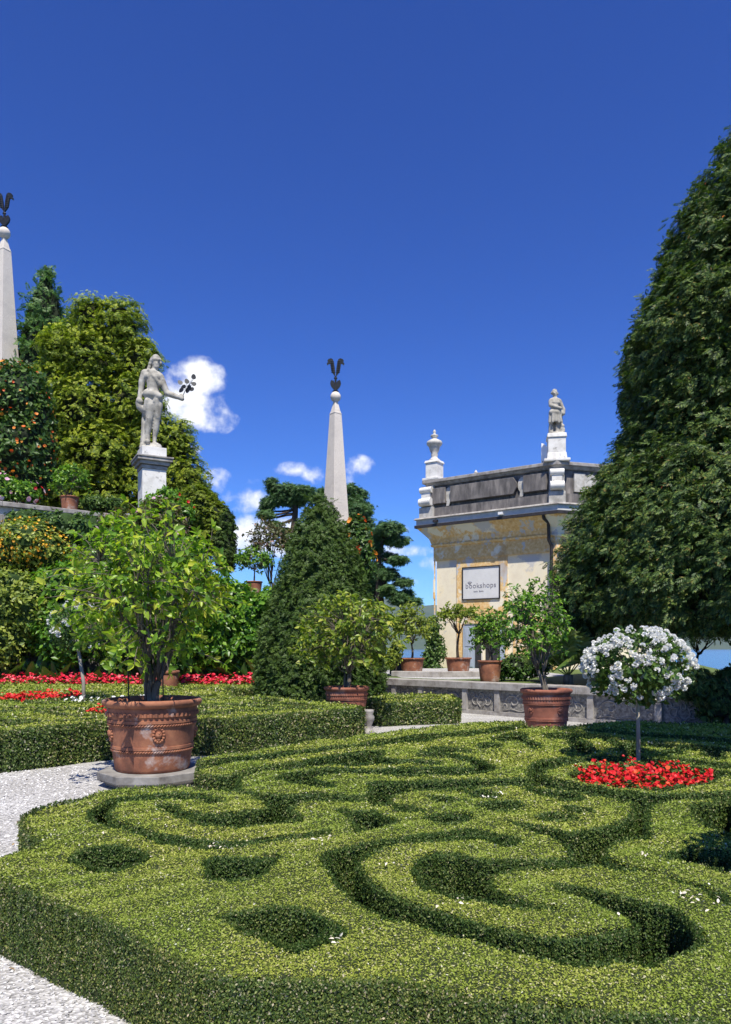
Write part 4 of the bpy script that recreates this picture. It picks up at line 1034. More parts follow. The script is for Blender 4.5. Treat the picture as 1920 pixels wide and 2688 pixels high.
TL = np.array(TWs); seg = np.linalg.norm(np.diff(TL, axis=0), axis=1); cum = np.concatenate([[0], np.cumsum(seg)])
def on_wall(s_, z, k):
    i = min(len(seg) - 1, int(np.searchsorted(cum, s_, 'right') - 1)); f = (s_ - cum[i]) / seg[i]
    p = TL[i] * (1 - f) + TL[i + 1] * f; t_ = (TL[i + 1] - TL[i]) / seg[i]; n_ = np.array([t_[1], -t_[0]]); n_ *= np.sign(-n_[1])
    return np.array([*(p + n_ * k - o0[:2]), z]), math.atan2(t_[1], t_[0])
s_ = .6; k_ = 0; scr = MB(); pil = MB()
while s_ < cum[-1] - 1.2:
    c, a = on_wall(s_, .335, .03)
    pil.box(c, (.13, .07, .488), a)
    L = .78 if k_ % 2 == 0 else 1.25
    mid = s_ + .065 + L / 2
    def curve(fn, r=.016):
        scr.tube([on_wall(mid + u, .33 + v, .004)[0] for u, v in fn], [r] * len(fn), 5)
    if k_ % 2 == 0:
        for sg in (-1, 1):
            curve([(sg * (.03 + .10 * math.sin(q)), -.17 + .24 * q / 2.6 + .02 * math.sin(3 * q)) for q in np.linspace(0, 2.6, 9)])
            curve([(sg * (.17 + .09 * math.cos(q)), -.02 + .09 * math.sin(q)) for q in np.linspace(-2.4, 2.6, 11)])
            curve([(sg * (.26 + .05 * math.cos(q)), .12 + .05 * math.sin(q)) for q in np.linspace(-1, 4, 9)], .012)
        curve([(.05 * math.sin(q), .10 + .07 * math.cos(q)) for q in np.linspace(0, 6.28, 11)])
    else:
        for sg in (-1, 1):
            curve([(sg * (.28 + (.21 - .028 * q) * math.cos(q)), (.17 - .022 * q) * math.sin(q)) for q in np.linspace(0, 6.3, 24)], .018)
            curve([(sg * (.10 + .08 * q), .18 - .05 * q * q) for q in np.linspace(0, 1.6, 8)], .014)
            curve([(sg * (.50 + .05 * math.cos(q)), -.12 + .07 * math.sin(q)) for q in np.linspace(0, 5, 9)], .012)
        curve([(q, -.185 + .02 * math.sin(q * 14)) for q in np.linspace(-.55, .55, 24)], .013)
    s_ += L + .13; k_ += 1
pil.build('pilaster', M['coping'], cw)
scr.build('scroll_relief', M['relief'], cw, True)['kind'] = 'stuff'
m = MB(); m.prism([(.75, 21.2), (2.1, 20.7), (3.9, 21.15), (3.95, 21.45), (2.1, 21.05), (.8, 21.5)], .70, .86)
tag(m.build('stone_kerb', M['coping'], None, False, .015), 'curved pale stone kerb in front of the bookshop pots', 'kerb')
m = MB(); m.box((1.02, 23.0, .93), (.5, .4, .42)); m.box((1.02, 23.0, 1.16), (.56, .46, .04))
tag(m.build('storage_box', M['carbox'], None, False, .01), 'small black box beside the left terrace pot', 'box')

# ================================================================== bookshop pavilion
A, B = np.array([3.05, 31.0]), np.array([7.37, 28.0])
uF = (B - A) / np.linalg.norm(B - A); nF = np.array([uF[1], -uF[0]])
uR = np.array([.962, .274]); nR = np.array([.274, -.962])
Cc = B + uR * 4.2; Dd = Cc + np.array([.55, .84]) * 5; Ee = A - nF * 5.5
LEN = np.linalg.norm(B - A)
FP = [A, B, Cc, Dd, Ee]
def inset(k):
    n = len(FP); out = []
    for i in range(n):
        p0, p1, p2 = FP[i - 1], FP[i], FP[(i + 1) % n]
        e1, e2 = unit((p1 - p0)[None])[0], unit((p2 - p1)[None])[0]
        n1, n2 = np.array([e1[1], -e1[0]]), np.array([e2[1], -e2[0]])
        bis = n1 + n2; out.append(tuple(p1 + bis * k / (1 + np.dot(n1, n2)) - A))
    return out
BO = thing('bookshop_building', 'weathered ochre stucco pavilion with grey stone parapet and a bookshops sign', 'building', (A[0], A[1], 0))
def fp(u, v, z):                       # point on the front: along, out, up (local)
    return np.array([*(uF * u + nF * v), z])
def uz(zx, zy):                        # pixel of the close-up -> (u, z) on the facade plane
    px, py = 1050 + zx / 2.9527, 1000 + zy / 2.9527
    k = (px - CX) / F                  # x = k*y ; on A + u*uF
    u = (k * A[1] - A[0]) / (uF[0] - k * uF[1]); y = A[1] + u * uF[1]
    return u, EYE - (py - HY) / F * y
FX, FZ, FN = np.array([*uF, 0]), np.array([0, 0, 1.0]), np.array([*nF, 0])
def plate(mb, rect, v0, v1, cham=0.0):
    u0, z0, u1, z1 = rect
    if cham: pts = [(u0, z0), (u1 - cham, z0), (u1 - cham * .3, (z0 + z1) / 2 - .12), (u1, (z0 + z1) / 2), (u1 - cham * .3, (z0 + z1) / 2 + .12), (u1 - cham, z1), (u0, z1)]
    else: pts = [(u0, z0), (u1, z0), (u1, z1), (u0, z1)]
    mb.slab(pts, FN * v0, FX, FZ, FN, v1 - v0)
m = MB(); m.prism(inset(0), .3, 5.3); wall = m.build('wall', M['plaster_pale'], BO)
# entablature: bands stepping outwards
m = MB(); m.prism(inset(.10), 5.26, 5.84); m.build('frieze', M['plaster'], BO)
m = MB(); m.prism(inset(.17), 5.84, 5.93, inset(.21)); m.build('moulding', M['plaster'], BO, False, .01)
m = MB(); m.prism(inset(.16), 5.93, 6.18, inset(.24)); m.prism(inset(.24), 6.18, 6.62, inset(.62)); m.build('cove_cornice', M['plaster'], BO)
m = MB(); m.prism(inset(.70), 6.62, 6.74); m.build('gutter', M['metal'], BO)
m = MB(); m.prism(inset(.64), 6.74, 6.97); m.build('fascia', M['paleband'], BO)
m = MB(); m.prism(inset(.74), 6.97, 7.05, inset(.68)); m.build('ledge', M['coping'], BO, False, .02)
# pilasters, panel frames, rustic block
def rect(x0, y0, x1, y1):
    a, b = uz(x0, y1), uz(x1, y0); return (a[0], a[1], b[0], b[1])
zt = 5.26
uA1 = uz(272, 1500)[0]; uP0 = uz(1185, 1400)[0]
for (u0, u1) in ((-.06, uA1), (uP0 - .02, LEN + .04)):
    m = MB(); plate(m, (u0, .3, u1, zt), .002, .085); m.build('pilaster', M['plaster'], BO)
m = MB(); a = uz(160, 1695); b = uz(160, 1550); plate(m, (-.10, a[1], uA1 + .05, b[1]), .085, .15); m.build('block', M['plaster'], BO, False, .012)
m = MB(); plate(m, (-.07, zt - .14, uA1 + .03, zt - .001), .085, .12); m.build('capital', M['plaster'], BO)
us0, zs0 = uz(497, 1692); us1, zs1 = uz(776, 1450); zs1 = zs0 + 1.28
uf0 = uz(445, 1500)[0]; uf1 = uz(836, 1450)[0]
m = MB(); plate(m, (uf0, .3, us0 - .002, zt), .002, .05); plate(m, (us1 + .002, .3, uf1, zt), .002, .05); plate(m, (us0 - .002, zs1 + .02, us1 + .002, zt), .002, .05); plate(m, (us0 - .002, 2.55, us1 + .002, zs0 - .02), .002, .05)
m.build('door_surround', M['plaster'], BO)
m = MB(); plate(m, (uf1 + .25, 3.15, uP0 - .25, 3.3), .002, .06); plate(m, (uf1 + .25, 1.2, uP0 - .25, 3.15), .002, .04); m.build('wall_panel', M['plaster'], BO)
# sign
m = MB(); plate(m, (us0, zs0, us1, zs1), .03, .07)
sg = m.build('sign', M['signboard'], BO); sg['label'] = 'white framed sign reading bookshops'
m = MB(); w_ = .042
plate(m, (us0 - w_, zs0 - w_, us1 + w_, zs0), .03, .10); plate(m, (us0 - w_, zs1, us1 + w_, zs1 + w_), .03, .10); plate(m, (us0 - w_, zs0, us0, zs1), .03, .10); plate(m, (us1, zs0, us1 + w_, zs1), .03, .10)
m.build('frame', M['metal'], sg)
def text(body, size, u, z, parent, mat, spacing=1.0, v=.074):
    cu = bpy.data.curves.new('lettering', 'FONT'); cu.body = body; cu.size = size; cu.extrude = .003; cu.align_x = 'CENTER'; cu.space_character = spacing
    to = bpy.data.objects.new('lettering', cu); link(to)
    dg = bpy.context.evaluated_depsgraph_get(); me = bpy.data.meshes.new_from_object(to.evaluated_get(dg))
    bpy.data.objects.remove(to); me.materials.clear(); me.materials.append(mat)
    o = bpy.data.objects.new('lettering', me); link(o, parent)
    p = fp(u, v, z); R = Matrix(((FX[0], 0, FN[0], p[0]), (FX[1], 0, FN[1], p[1]), (0, 1, 0, p[2]), (0, 0, 0, 1)))
    o.matrix_local = R
    return o
mu = (us0 + us1) / 2
text('bookshops', .30, mu - .01, zs0 + .44, sg, M['lettering'], 1.06)
text('Isola', .095, mu - .24, zs0 + .27, sg, M['lettering'], 1.1)
text('Bella', .095, mu + .02, zs0 + .27, sg, M['lettering'], 1.1)
m = MB()                                # little leaf crown over the two o's
for q in np.linspace(-.9, .9, 5):
    m.tube([fp(mu - .50 + .02 * q, .075, zs0 + .60), fp(mu - .50 + .10 * q, .075, zs0 + .74 - .05 * abs(q))], [.006, .012], 5)
m.build('emblem', M['lettering'], sg)
# door opening: the room's shade as a dark-coloured plate, with blue-grey leaf
ud0, ud1 = uz(440, 1900)[0], uz(830, 1900)[0]
m = MB(); plate(m, (us0 + .05, .62, us1 + .25, 2.45), .051, .075); m.build('doorway_shade', M['room_shade'], BO)
dl = MB(); plate(dl, (us0 + .02, .62, us0 + .55, 2.45), .078, .12)
dd_ = dl.build('door', M['door'], BO)
for k in range(2):
    m = MB(); plate(m, (us0 + .10, .75 + k * .85, us0 + .47, 1.5 + k * .85), .12, .135); m.build('door_panel', M['door'], dd_, False, .006)
m = MB(); plate(m, (us0 + .86, .62, us0 + 1.02, 2.45), .078, .13); m.build('door_post', M['plaster_pale'], BO)
m = MB(); plate(m, (us1 + .05, .62, us1 + .25, 2.45), .078, .10); m.build('door', M['door'], BO)
# downspout with elbows
m = MB()
uq = uz(1172, 1300)[0]; zq = lambda zy: uz(1172, zy)[1]
pts = [fp(uq - .08, .62, 6.64), fp(uq - .07, .58, zq(1080)), fp(uq + .02, .34, zq(1110)), fp(uq + .02, .30, zq(1200)), fp(uq + .02, .28, zq(1240)), fp(uq + .08, .18, zq(1280)), fp(uq + .08, .17, zq(1310)), fp(uq + .08, .17, .5)]
m.tube(pts, .062, 10)
for zz in (zq(1075), zq(1200), zq(1300), 3.4): pass
m.build('downspout', M['metal'], BO, True, auto=.8)
# parapet
m = MB(); m.prism(inset(.22), 7.05, 8.40); m.build('parapet_wall', M['parapet'], BO)
m = MB(); m.prism(inset(.36), 7.05, 7.46); m.build('parapet_base', M['parapet'], BO)
m = MB(); m.prism(inset(.30), 8.40, 8.52, inset(.40)); m.prism(inset(.46), 8.52, 8.66); m.build('parapet_coping', M['coping'], BO, False, .02)
def ppanel(x0, x1, cham=0, flip=False):
    u0, u1 = uz(x0, 850)[0], uz(x1, 850)[0]; m = MB()
    pts = [(u0, 7.62), (u1, 7.62), (u1, 8.28), (u0, 8.28)]
    if cham: pts = [(u0, 7.62), (u1 - .14, 7.62), (u1, 7.86), (u1, 8.04), (u1 - .14, 8.28), (u0, 8.28)]
    m.slab(pts, FN * .222, FX, FZ, FN, .19); m.build('parapet_panel', M['parapet'], BO, False, .015)
ppanel(228, 385); ppanel(425, 935, 1); ppanel(985, 1165)
for x in (402, 968):
    u = uz(x, 850)[0]; m = MB()
    pts = [(u + .17 * math.cos(a), 7.97 + .30 * math.sin(a)) for a in np.linspace(0, 2 * math.pi, 20, endpoint=False)]
    m.slab(pts, FN * .222, FX, FZ, FN, .06)
    m.slab([(u - .06, 7.48), (u + .06, 7.48), (u + .14, 7.72), (u - .02, 7.78)], FN * .29, FX, FZ, FN, .08)
    m.build('parapet_boss', M['stone'], BO, True, auto=.6)
def slabR(pts, v0, t, name, mat):
    m = MB(); m.slab(pts, np.array([*(B - A), 0]) + np.array([*nR, 0]) * v0, np.array([*uR, 0]), FZ, np.array([*nR, 0]), t)
    return m.build(name, mat, BO, True, auto=.6)
slabR([(.62, 7.56), (1.1, 7.56), (1.1, 8.28), (.62, 8.28)], .222, .08, 'parapet_panel', M['stone'])
slabR([(1.32 + .3 * math.cos(a), 7.92 + .34 * math.sin(a)) for a in np.linspace(0, 6.283, 20, endpoint=False)], .222, .10, 'parapet_boss', M['stone'])
def corner(c, rz, wd, sc):
    """scrolled corner pedestal of the parapet"""
    ca, sa = math.cos(rz), math.sin(rz); X_, Y_ = np.array([ca, sa, 0]), np.array([sa, -ca, 0])
    m = MB(); c = np.array([*(c - A), 0])
    m.box(c + np.array([0, 0, 7.28]), (wd, .5, .46), rz)
    m.box(c + np.array([0, 0, 7.98]) - Y_ * .06, (wd * .9, .36, .9), rz)
    m.build('corner_pier', M['stone'], BO, False, .015)
    m = MB()
    for (z, rr, yo) in ((7.72, .17, .26), (8.24, .13, .20)):
        m.tube([c + X_ * (-wd * .42) + Y_ * yo + np.array([0, 0, z]), c + X_ * (wd * .42) + Y_ * yo + np.array([0, 0, z])], rr, 14)
    m.box(c + Y_ * .16 + np.array([0, 0, 7.98]), (wd * .62, .2, .5), rz)
    m.build('scroll', M['marble'], BO, True, auto=.7)
bisB = unit((nF + nR)[None])[0]; angB = math.atan2(bisB[0], -bisB[1])
corner(B + bisB * .22, angB, .62, 1)
nL = np.array([-uF[0], -uF[1]]); bisA = unit((nF + nL)[None])[0]; angA = math.atan2(bisA[0], -bisA[1])
corner(A + bisA * .36, math.atan2(uF[1], uF[0]) , .66, 1)
for x in (340, 840):
    u, z = uz(x, 1040)[0], 6.84
    m = MB(); m.box(fp(u, .72, z), (.18, .14, .10), math.atan2(uF[1], uF[0])); m.tube([fp(u, .62, z + .05), fp(u, .74, z + .02)], .02, 6); m.build('floodlight', M['white'] if x > 500 else M['metal'], BO)

# urn, statue pedestal, small finial, white dish on the roof
def put(name, lab_, cat, loc, rz=0): return thing(name, lab_, cat, loc, None, rz)
ux, uy = A + bisA * .10
t = put('stone_urn', 'tall pale stone urn with lid on the left corner of the parapet', 'urn', (ux, uy, 8.662), math.atan2(uF[1], uF[0]))
m = MB(); m.box((0, 0, .06), (1.0, 1.0, .12)); m.box((0, 0, .5), (.72, .72, .76)); m.box((0, 0, .93), (.84, .84, .12), 0, .9); m.build('pedestal', M['marble'], t, False, .02)
m = MB(); m.lathe([(.36, .98), (.30, 1.06), (.20, 1.12), (.16, 1.22), (.20, 1.30), (.17, 1.36), (.24, 1.48), (.30, 1.66), (.32, 1.72), (.40, 1.78), (.44, 1.86), (.40, 1.96), (.28, 2.02), (.16, 2.08), (.12, 2.14), (.22, 2.22), (.20, 2.27), (.08, 2.32), (.06, 2.38), (.09, 2.43), (.06, 2.50), (.005, 2.56)], (0, 0, 0), 24)
m.build('vase', M['stone'], t, True)
t.scale = (.78, .78, .87)
px_ = P(1050 + 590 / 2.9527, 1240, 36.2)
t = put('stone_finial', 'small pale stone finial showing above the far side of the parapet', 'finial', (px_[0], px_[1], 8.0))
m = MB(); m.box((0, 0, .8), (.5, .5, 1.6)); m.lathe([(.28, 1.6), (.26, 1.75), (.12, 1.85), (.10, 1.95), (.22, 2.05), (.20, 2.15), (.08, 2.22), (.10, 2.3), (.005, 2.45)], (0, 0, 0), 16); m.build('finial', M['stone'], t, True, auto=.7)
px_ = P(1050 + 1113 / 2.9527, 1000 + 640 / 2.9527, 29.0)
t = put('dish_antenna', 'white half-round dish antenna on the roof edge left of the roof statue', 'antenna', (px_[0], px_[1], 8.662))
m = MB(); m.slab([(-.08, .12)] + [(-.08 + .36 * math.sin(a) * .85, .60 + .48 * -math.cos(a)) for a in np.linspace(0.05, math.pi - .05, 12)] + [(-.08, 1.08)], (0, 0, 0), (1, 0, 0), (0, 0, 1), (0, 1, 0), .05); m.build('dish', M['white'], t, True, auto=.5)
m = MB(); m.tube([(0, .02, 0), (0, .02, .35)], .05, 8); m.build('mount', M['metal'], t)

# ================================================================== stone figures
def figure(name, parent, segs, tr, mat, vox=.02, smooth=6):
    """limbs as overlapping tapered capsules, fused into one skin by a voxel remesh"""
    m = MB()
    for ch_ in segs:
        for (a, b) in zip(ch_[:-1], ch_[1:]):
            pa, ra = tr(a); pb, rb = tr(b); L = np.linalg.norm(pb - pa); k = max(2, int(L / (min(ra, rb) * .35)) + 1)
            for t_ in np.linspace(0, 1, k): m.ball(pa + (pb - pa) * t_, ra + (rb - ra) * t_, 10, 8)
        if len(ch_) == 1:
            pa, ra = tr(ch_[0]); m.ball(pa, ra, 12, 9)
    o = m.build(name, mat, parent, True)
    md = o.modifiers.new('skin', 'REMESH'); md.mode = 'VOXEL'; md.voxel_size = vox; md.use_smooth_shade = True
    sm = o.modifiers.new('soften', 'SMOOTH'); sm.iterations = smooth; sm.factor = .5
    return o
# left statue: joints read off a close-up, depth given in the same units
SD = 25.0
PED = np.array([wx(338, SD), SD, 0.])
pt = EYE - (1182 - HY) / F * SD
t = thing('statue_pedestal', 'tall white stone pedestal carrying the statue on the left terrace', 'pedestal', (PED[0], SD, 5.6), None, math.radians(28))
zb = 5.6; W_ = .80
m = MB(); m.box((0, 0, (7.63 - zb) / 2), (W_, W_, 7.63 - zb)); m.build('shaft', M['marble'], t, False, .015)
m = MB(); m.box((0, 0, 7.69 - zb), (W_ + .06, W_ + .06, .12)); m.box((0, 0, 7.83 - zb), (W_ + .2, W_ + .2, .12)); m.box((0, 0, 7.94 - zb), (W_ + .36, W_ + .36, .10)); m.box((0, 0, 8.02 - zb), (W_ + .42, W_ + .42, .06)); m.build('cornice', M['coping'], t, False, .012)
m = MB(); m.box((0, 0, 8.22 - zb), (W_ + .02, W_ + .02, .34)); m.build('base_block', M['marble'], t, False, .012)
ST = thing('stone_statue', 'grey stone statue of a bearded man in a loincloth holding out a leafy metal sprig', 'statue', (PED[0], SD, 8.392))
def trL(q):
    x, y, dz, r = q[:4]; k = SD / F / 5.053
    p = P(320 + x / 5.053, 900 + y / 5.053, SD) + np.array([0, dz * k, 0]); p[2] += (8.762 - 8.60) * 0
    base = P(320 + 400 / 5.053, 900 + 1415 / 5.053, SD)
    return p - base + np.array([P(320 + 400 / 5.053, 0, SD)[0] - PED[0], 0, 0]), r * k
segs = [
    [(455, 235, 0, 56), (458, 290, -6, 50)], [(452, 205, 10, 56)], [(475, 285, -48, 16), (478, 300, -52, 17)], [(470, 330, -30, 34), (468, 352, -32, 20)],
    [(430, 262, -46, 10)], [(500, 258, -42, 10)], [(470, 238, -44, 22), (440, 238, -46, 20)], [(500, 236, -40, 18)],
    [(395, 230, 20, 34)], [(375, 270, 25, 32)], [(362, 310, 25, 28)], [(350, 335, 20, 24)], [(430, 195, 20, 34)], [(480, 200, 10, 32)], [(505, 225, 5, 26)], [(515, 270, 5, 22)], [(400, 200, 30, 30)],
    [(445, 330, 0, 42), (430, 400, 0, 50)],
    [(330, 405, 0, 56), (420, 410, 0, 62), (500, 440, 0, 50)],
    [(420, 430, 0, 84), (420, 530, -4, 90), (418, 620, 0, 84), (420, 700, 0, 96)], [(370, 460, -30, 60), (470, 470, -30, 58)],
    [(310, 410, 0, 58), (268, 520, 0, 46), (262, 590, 0, 40), (250, 700, -15, 34), (242, 760, -20, 34)], [(240, 775, -24, 44), (262, 790, -30, 36)],
    [(225, 800, -10, 40), (240, 850, -5, 48), (285, 880, 10, 52), (330, 900, 10, 40)],
    [(515, 460, 0, 52), (555, 560, 0, 46), (600, 665, 5, 42), (690, 705, -25, 40), (760, 735, -40, 32)], [(790, 740, -45, 38), (815, 760, -50, 30)], [(825, 722, -50, 18), (800, 705, -50, 16)],
    [(375, 720, 0, 76), (395, 840, -20, 72), (385, 960, -20, 56), (375, 1010, -22, 52), (355, 1110, 0, 50), (342, 1220, 5, 36), (345, 1300, 0, 34)], [(330, 1325, -20, 34), (370, 1330, -70, 30)],
    [(475, 740, 15, 64), (488, 850, 0, 58), (480, 960, 0, 46), (470, 1030, 5, 42), (450, 1140, 20, 42), (430, 1240, 25, 30), (430, 1310, 20, 28)], [(440, 1345, -10, 32), (490, 1370, -50, 28)],
    [(350, 690, -40, 60), (430, 700, -55, 58), (500, 720, -30, 52)], [(360, 790, -50, 46), (330, 900, -30, 44), (320, 960, -10, 34)], [(470, 780, -45, 40), (475, 880, -30, 38), (478, 1000, -18, 30)], [(480, 700, -60, 28), (450, 800, -62, 24)],
    [(380, 385, -50, 24), (450, 480, -78, 24), (520, 570, -40, 24)],
    [(300, 1330, 40, 70), (300, 1180, 50, 60), (300, 1020, 50, 54), (300, 900, 45, 44)],
    [(290, 1375, 0, 56), (400, 1385, -10, 56), (490, 1390, -10, 50)], [(320, 1390, 50, 50), (460, 1390, 50, 50)], [(270, 1400, -40, 30), (380, 1405, -60, 34), (510, 1405, -50, 32)],
]
figure('figure', ST, segs, trL, M['statue'], .022, 5)
m = MB(); br = [trL((815, 745, -50, 3))[0], trL((850, 660, -50, 3))[0], trL((900, 590, -50, 3))[0], trL((960, 500, -45, 3))[0]]
m.tube(br, [.014, .012, .01, .006], 6)
lv = [(965, 465), (875, 525), (785, 540), (965, 560), (935, 630), (830, 600), (800, 645), (885, 648), (905, 610)]
for (x, y) in lv:
    m.tube([br[1] * .6 + br[2] * .4, trL((x, y, -48, 1))[0]], [.006, .004], 4)
m.build('stem', M['bronze'], ST)
for i, (x, y) in enumerate(lv):
    m = MB(); p = trL((x, y, -48, 1))[0]; a = i * 1.3
    out_ = [(.075 * math.cos(q) * (1 - .25 * math.sin(q)), .095 * math.sin(q)) for q in np.linspace(0, 2 * math.pi, 12, endpoint=False)]
    m.slab(out_, p, (math.cos(a * .3), .3, math.sin(a * .3)), (-math.sin(a * .3), .1, math.cos(a * .3)), (.1, 1, 0), .012); m.build('metal_leaf', M['bronze'], ST)
# roof statue
bp = B + bisB * .10
t = thing('statue_pedestal', 'white square pedestal on the right corner of the building parapet', 'pedestal', (bp[0], bp[1], 8.662), None, angB)
m = MB(); m.box((0, 0, .05), (.98, .8, .10)); m.box((0, 0, .22), (.76, .7, .24), 0, .92); m.box((0, 0, .62), (.66, .62, .60)); m.box((0, 0, 1.0), (.74, .7, .16), 0, .95); m.build('block', M['marble'], t, False, .02)
RS = thing('stone_statue', 'pale stone statue of a draped standing figure on the roof corner pedestal', 'statue', (bp[0], bp[1], 9.742))
RD = bp[1]
def trR(q):
    x, y, dz, r = q[:4]; k = RD / F / 2.9527
    base = P(1050 + 1262 / 2.9527, 1000 + 447 / 2.9527, RD)
    return P(1050 + x / 2.9527, 1000 + y / 2.9527, RD) + np.array([0, dz * k, 0]) - base, r * k
segs = [[(1250, 118, 0, 21), (1250, 135, -3, 18)], [(1250, 108, 6, 22)], [(1243, 130, -19, 6)], [(1236, 122, -16, 5)], [(1258, 121, -16, 5)], [(1270, 125, 8, 13)], [(1233, 118, 10, 13)],
        [(1252, 145, 0, 15), (1252, 170, 0, 17)], [(1224, 180, 0, 20), (1255, 176, 0, 24), (1285, 185, 0, 20)],
        [(1252, 195, 0, 33), (1250, 235, 0, 32), (1248, 275, 0, 38)], [(1236, 200, -16, 18), (1268, 202, -16, 18)],
        [(1220, 185, 0, 19), (1214, 220, -14, 16), (1245, 238, -32, 14), (1285, 250, -34, 13)], [(1290, 190, 0, 18), (1305, 225, -4, 15), (1318, 255, -14, 12), (1312, 285, -14, 16)],
        [(1226, 275, 0, 24), (1224, 330, 2, 18), (1226, 390, 4, 14), (1224, 428, 0, 15)], [(1268, 280, -6, 24), (1270, 330, -20, 19), (1268, 380, -10, 14), (1266, 430, -10, 15)],
        [(1245, 290, 6, 30), (1246, 340, 22, 20), (1246, 430, 24, 18)], [(1225, 275, -14, 24), (1255, 280, -22, 24), (1285, 275, -10, 22)], [(1214, 285, -8, 13), (1208, 350, -10, 11)], [(1230, 285, -26, 12), (1226, 355, -32, 10)], [(1248, 290, -30, 12), (1248, 350, -36, 9)], [(1266, 285, -28, 12), (1272, 360, -36, 10)], [(1284, 285, -18, 12), (1292, 350, -24, 11)], [(1218, 350, 6, 12), (1216, 430, 10, 14)], [(1292, 290, 0, 16), (1300, 340, 6, 16), (1296, 420, 10, 18)],
        [(1310, 378, -4, 16)], [(1306, 400, 0, 18), (1308, 432, 0, 20)], [(1322, 400, -6, 8), (1322, 420, -6, 8)], [(1215, 440, 0, 14), (1315, 440, 0, 14)], [(1230, 440, 22, 14), (1300, 440, 22, 14)], [(1230, 440, -22, 14), (1300, 440, -22, 14)]]
figure('figure', RS, segs, trR, M['statue'], .02, 4)

# ================================================================== obelisks with black metal plumes
def obelisk(lab_, x, y, zball, rb, wtop, grow, zbase, rz):
    t = thing('stone_obelisk', lab_, 'obelisk', (x, y, zbase), 'obelisks topped by black metal plumes', rz)
    h = zball - zbase; zs = h - .86
    m = MB(); w0 = wtop + grow * zs
    def sq(w_): return [(-w_ / 2, -w_ / 2), (w_ / 2, -w_ / 2), (w_ / 2, w_ / 2), (-w_ / 2, w_ / 2)]
    m.prism(sq(w0), 0, zs, sq(wtop)); m.build('shaft', M['granite'], t, False, .012)
    m = MB(); m.prism(sq(wtop * 1.02), zs + .002, zs + .05, sq(wtop * 1.06)); m.prism(sq(wtop * .96), zs + .05, zs + .16, sq(wtop * .84)); m.prism(sq(wtop * .80), zs + .16, zs + .60, sq(.17)); m.build('cap', M['granite'], t, False, .012)
    m = MB(); m.lathe([(.12, zs + .56), (.10, zs + .62), (.16, zs + .66)], (0, 0, 0), 14); m.ball((0, 0, h), rb, 24, 16); m.build('ball', M['granite'], t, True)
    F_ = thing('finial', None, None, (0, 0, h + rb * .97)); F_.parent = t; F_.rotation_euler = (0, 0, -rz)
    for k_ in ('label', 'category'):
        if k_ in F_: del F_[k_]
    m = MB(); s_ = 1.0
    m.lathe([(.14, 0), (.16, .03), (.07, .06), (.05, .2), (.05, .62)], (0, 0, 0), 10)
    m.ball((0, 0, .66), (.09, .06, .06), 10, 6); m.ball((0, 0, .72), .05, 8, 6)
    for sg in (-1, 1):
        # heart-shaped lower leaves
        out_ = [(sg * u, v) for u, v in [(.02, .06), (.12, .14), (.22, .26), (.26, .38), (.24, .50), (.19, .57), (.13, .52), (.10, .55), (.06, .44), (.03, .42)]]
        m.slab(out_, (0, -.05, 0), (1, 0, 0), (0, 0, 1), (0, 1, 0), .10)
        # tall plumes that curl outwards at the tip
        out_ = [(sg * u, v) for u, v in [(.01, .72), (.07, .80), (.15, .90), (.21, 1.05), (.235, 1.25), (.26, 1.36), (.34, 1.34), (.40, 1.28), (.43, 1.36), (.36, 1.43), (.40, 1.50), (.33, 1.58), (.22, 1.61), (.13, 1.56), (.09, 1.42), (.05, 1.20), (.03, 1.0)]]
        m.slab(out_, (0, -.045, 0), (1, 0, 0), (0, 0, 1), (0, 1, 0), .09)
        for q in range(7):
            z = .95 + q * .085; m.ball((sg * (.11 + .012 * q), 0, z), (.11, .07, .05), 8, 5)
    m.build('plume', M['bronze'], F_, True, auto=.5)
    return t
bc = P(881.5, 1042, 35)
obelisk('pale granite obelisk with ball and black plume, rising behind the cone yew', bc[0], 35, bc[2], .255, .42, .098, 3.0, math.radians(40))
bl = P(12, 612, 33.7)
obelisk('pale granite obelisk with ball and black plume, cut by the left picture edge', bl[0], 33.7, bl[2], .265, .42, .092, 12.0, math.radians(62))
m = MB(); m.box((0, 0, 3.0), (2.6, 2.6, 6.0)); o = m.build('obelisk_plinth', M['stone']); o.location = (bl[0], 33.7, 6.0); tag(o, 'stone plinth under the left obelisk, hidden in the orange-flowered creeper', 'plinth')
m = MB(); m.box((0, 0, 1.5), (2.4, 2.4, 3.0)); o = m.build('obelisk_plinth', M['stone']); o.location = (bc[0], 35, 0); tag(o, 'stone plinth under the middle obelisk, behind the cone yew', 'plinth')
# ================================================================== left terraces
UT = [(-18, 16.6), (-11.1, 22.0), (-8.54, 24.0), (-6.3, 24.3), (-6.7, 27.0), (-11, 44), (-40, 44), (-40, 16.6)]
block('upper_terrace', UT, .004, 5.45, M['soil'])
block('middle_terrace', [(-5.69, 22.3), (-2.6, 22.3), (-2.3, 27), (-5.69, 27)], .004, 3.26, M['soil'])
tw = thing('terrace_wall', 'grey stone retaining wall and coping of the upper left terrace, above the shrubs', 'wall', (-11.1, 22.0, 0))
def wallrun(pts, k0, k1, z0, z1, nm, mat, bev=0):
    m = MB(); a, b = offs(pts, k0), offs(pts, k1)
    for i in range(len(pts) - 1):
        m.prism([tuple(q - np.array([-11.1, 22.0])) for q in (a[i], a[i + 1], b[i + 1], b[i])], z0, z1)
    m.build(nm, mat, tw, False, bev)
WR = [np.array(p) for p in ((-18, 16.6), (-14.5, 19.3), (-11.1, 22.0), (-8.54, 24.0), (-6.3, 24.3))]
wallrun(WR, .26, .01, 0, 5.55, 'wall_face', M['wallpanel'])
wallrun(WR, .22, -.12, 5.55, 5.80, 'parapet', M['stone'])
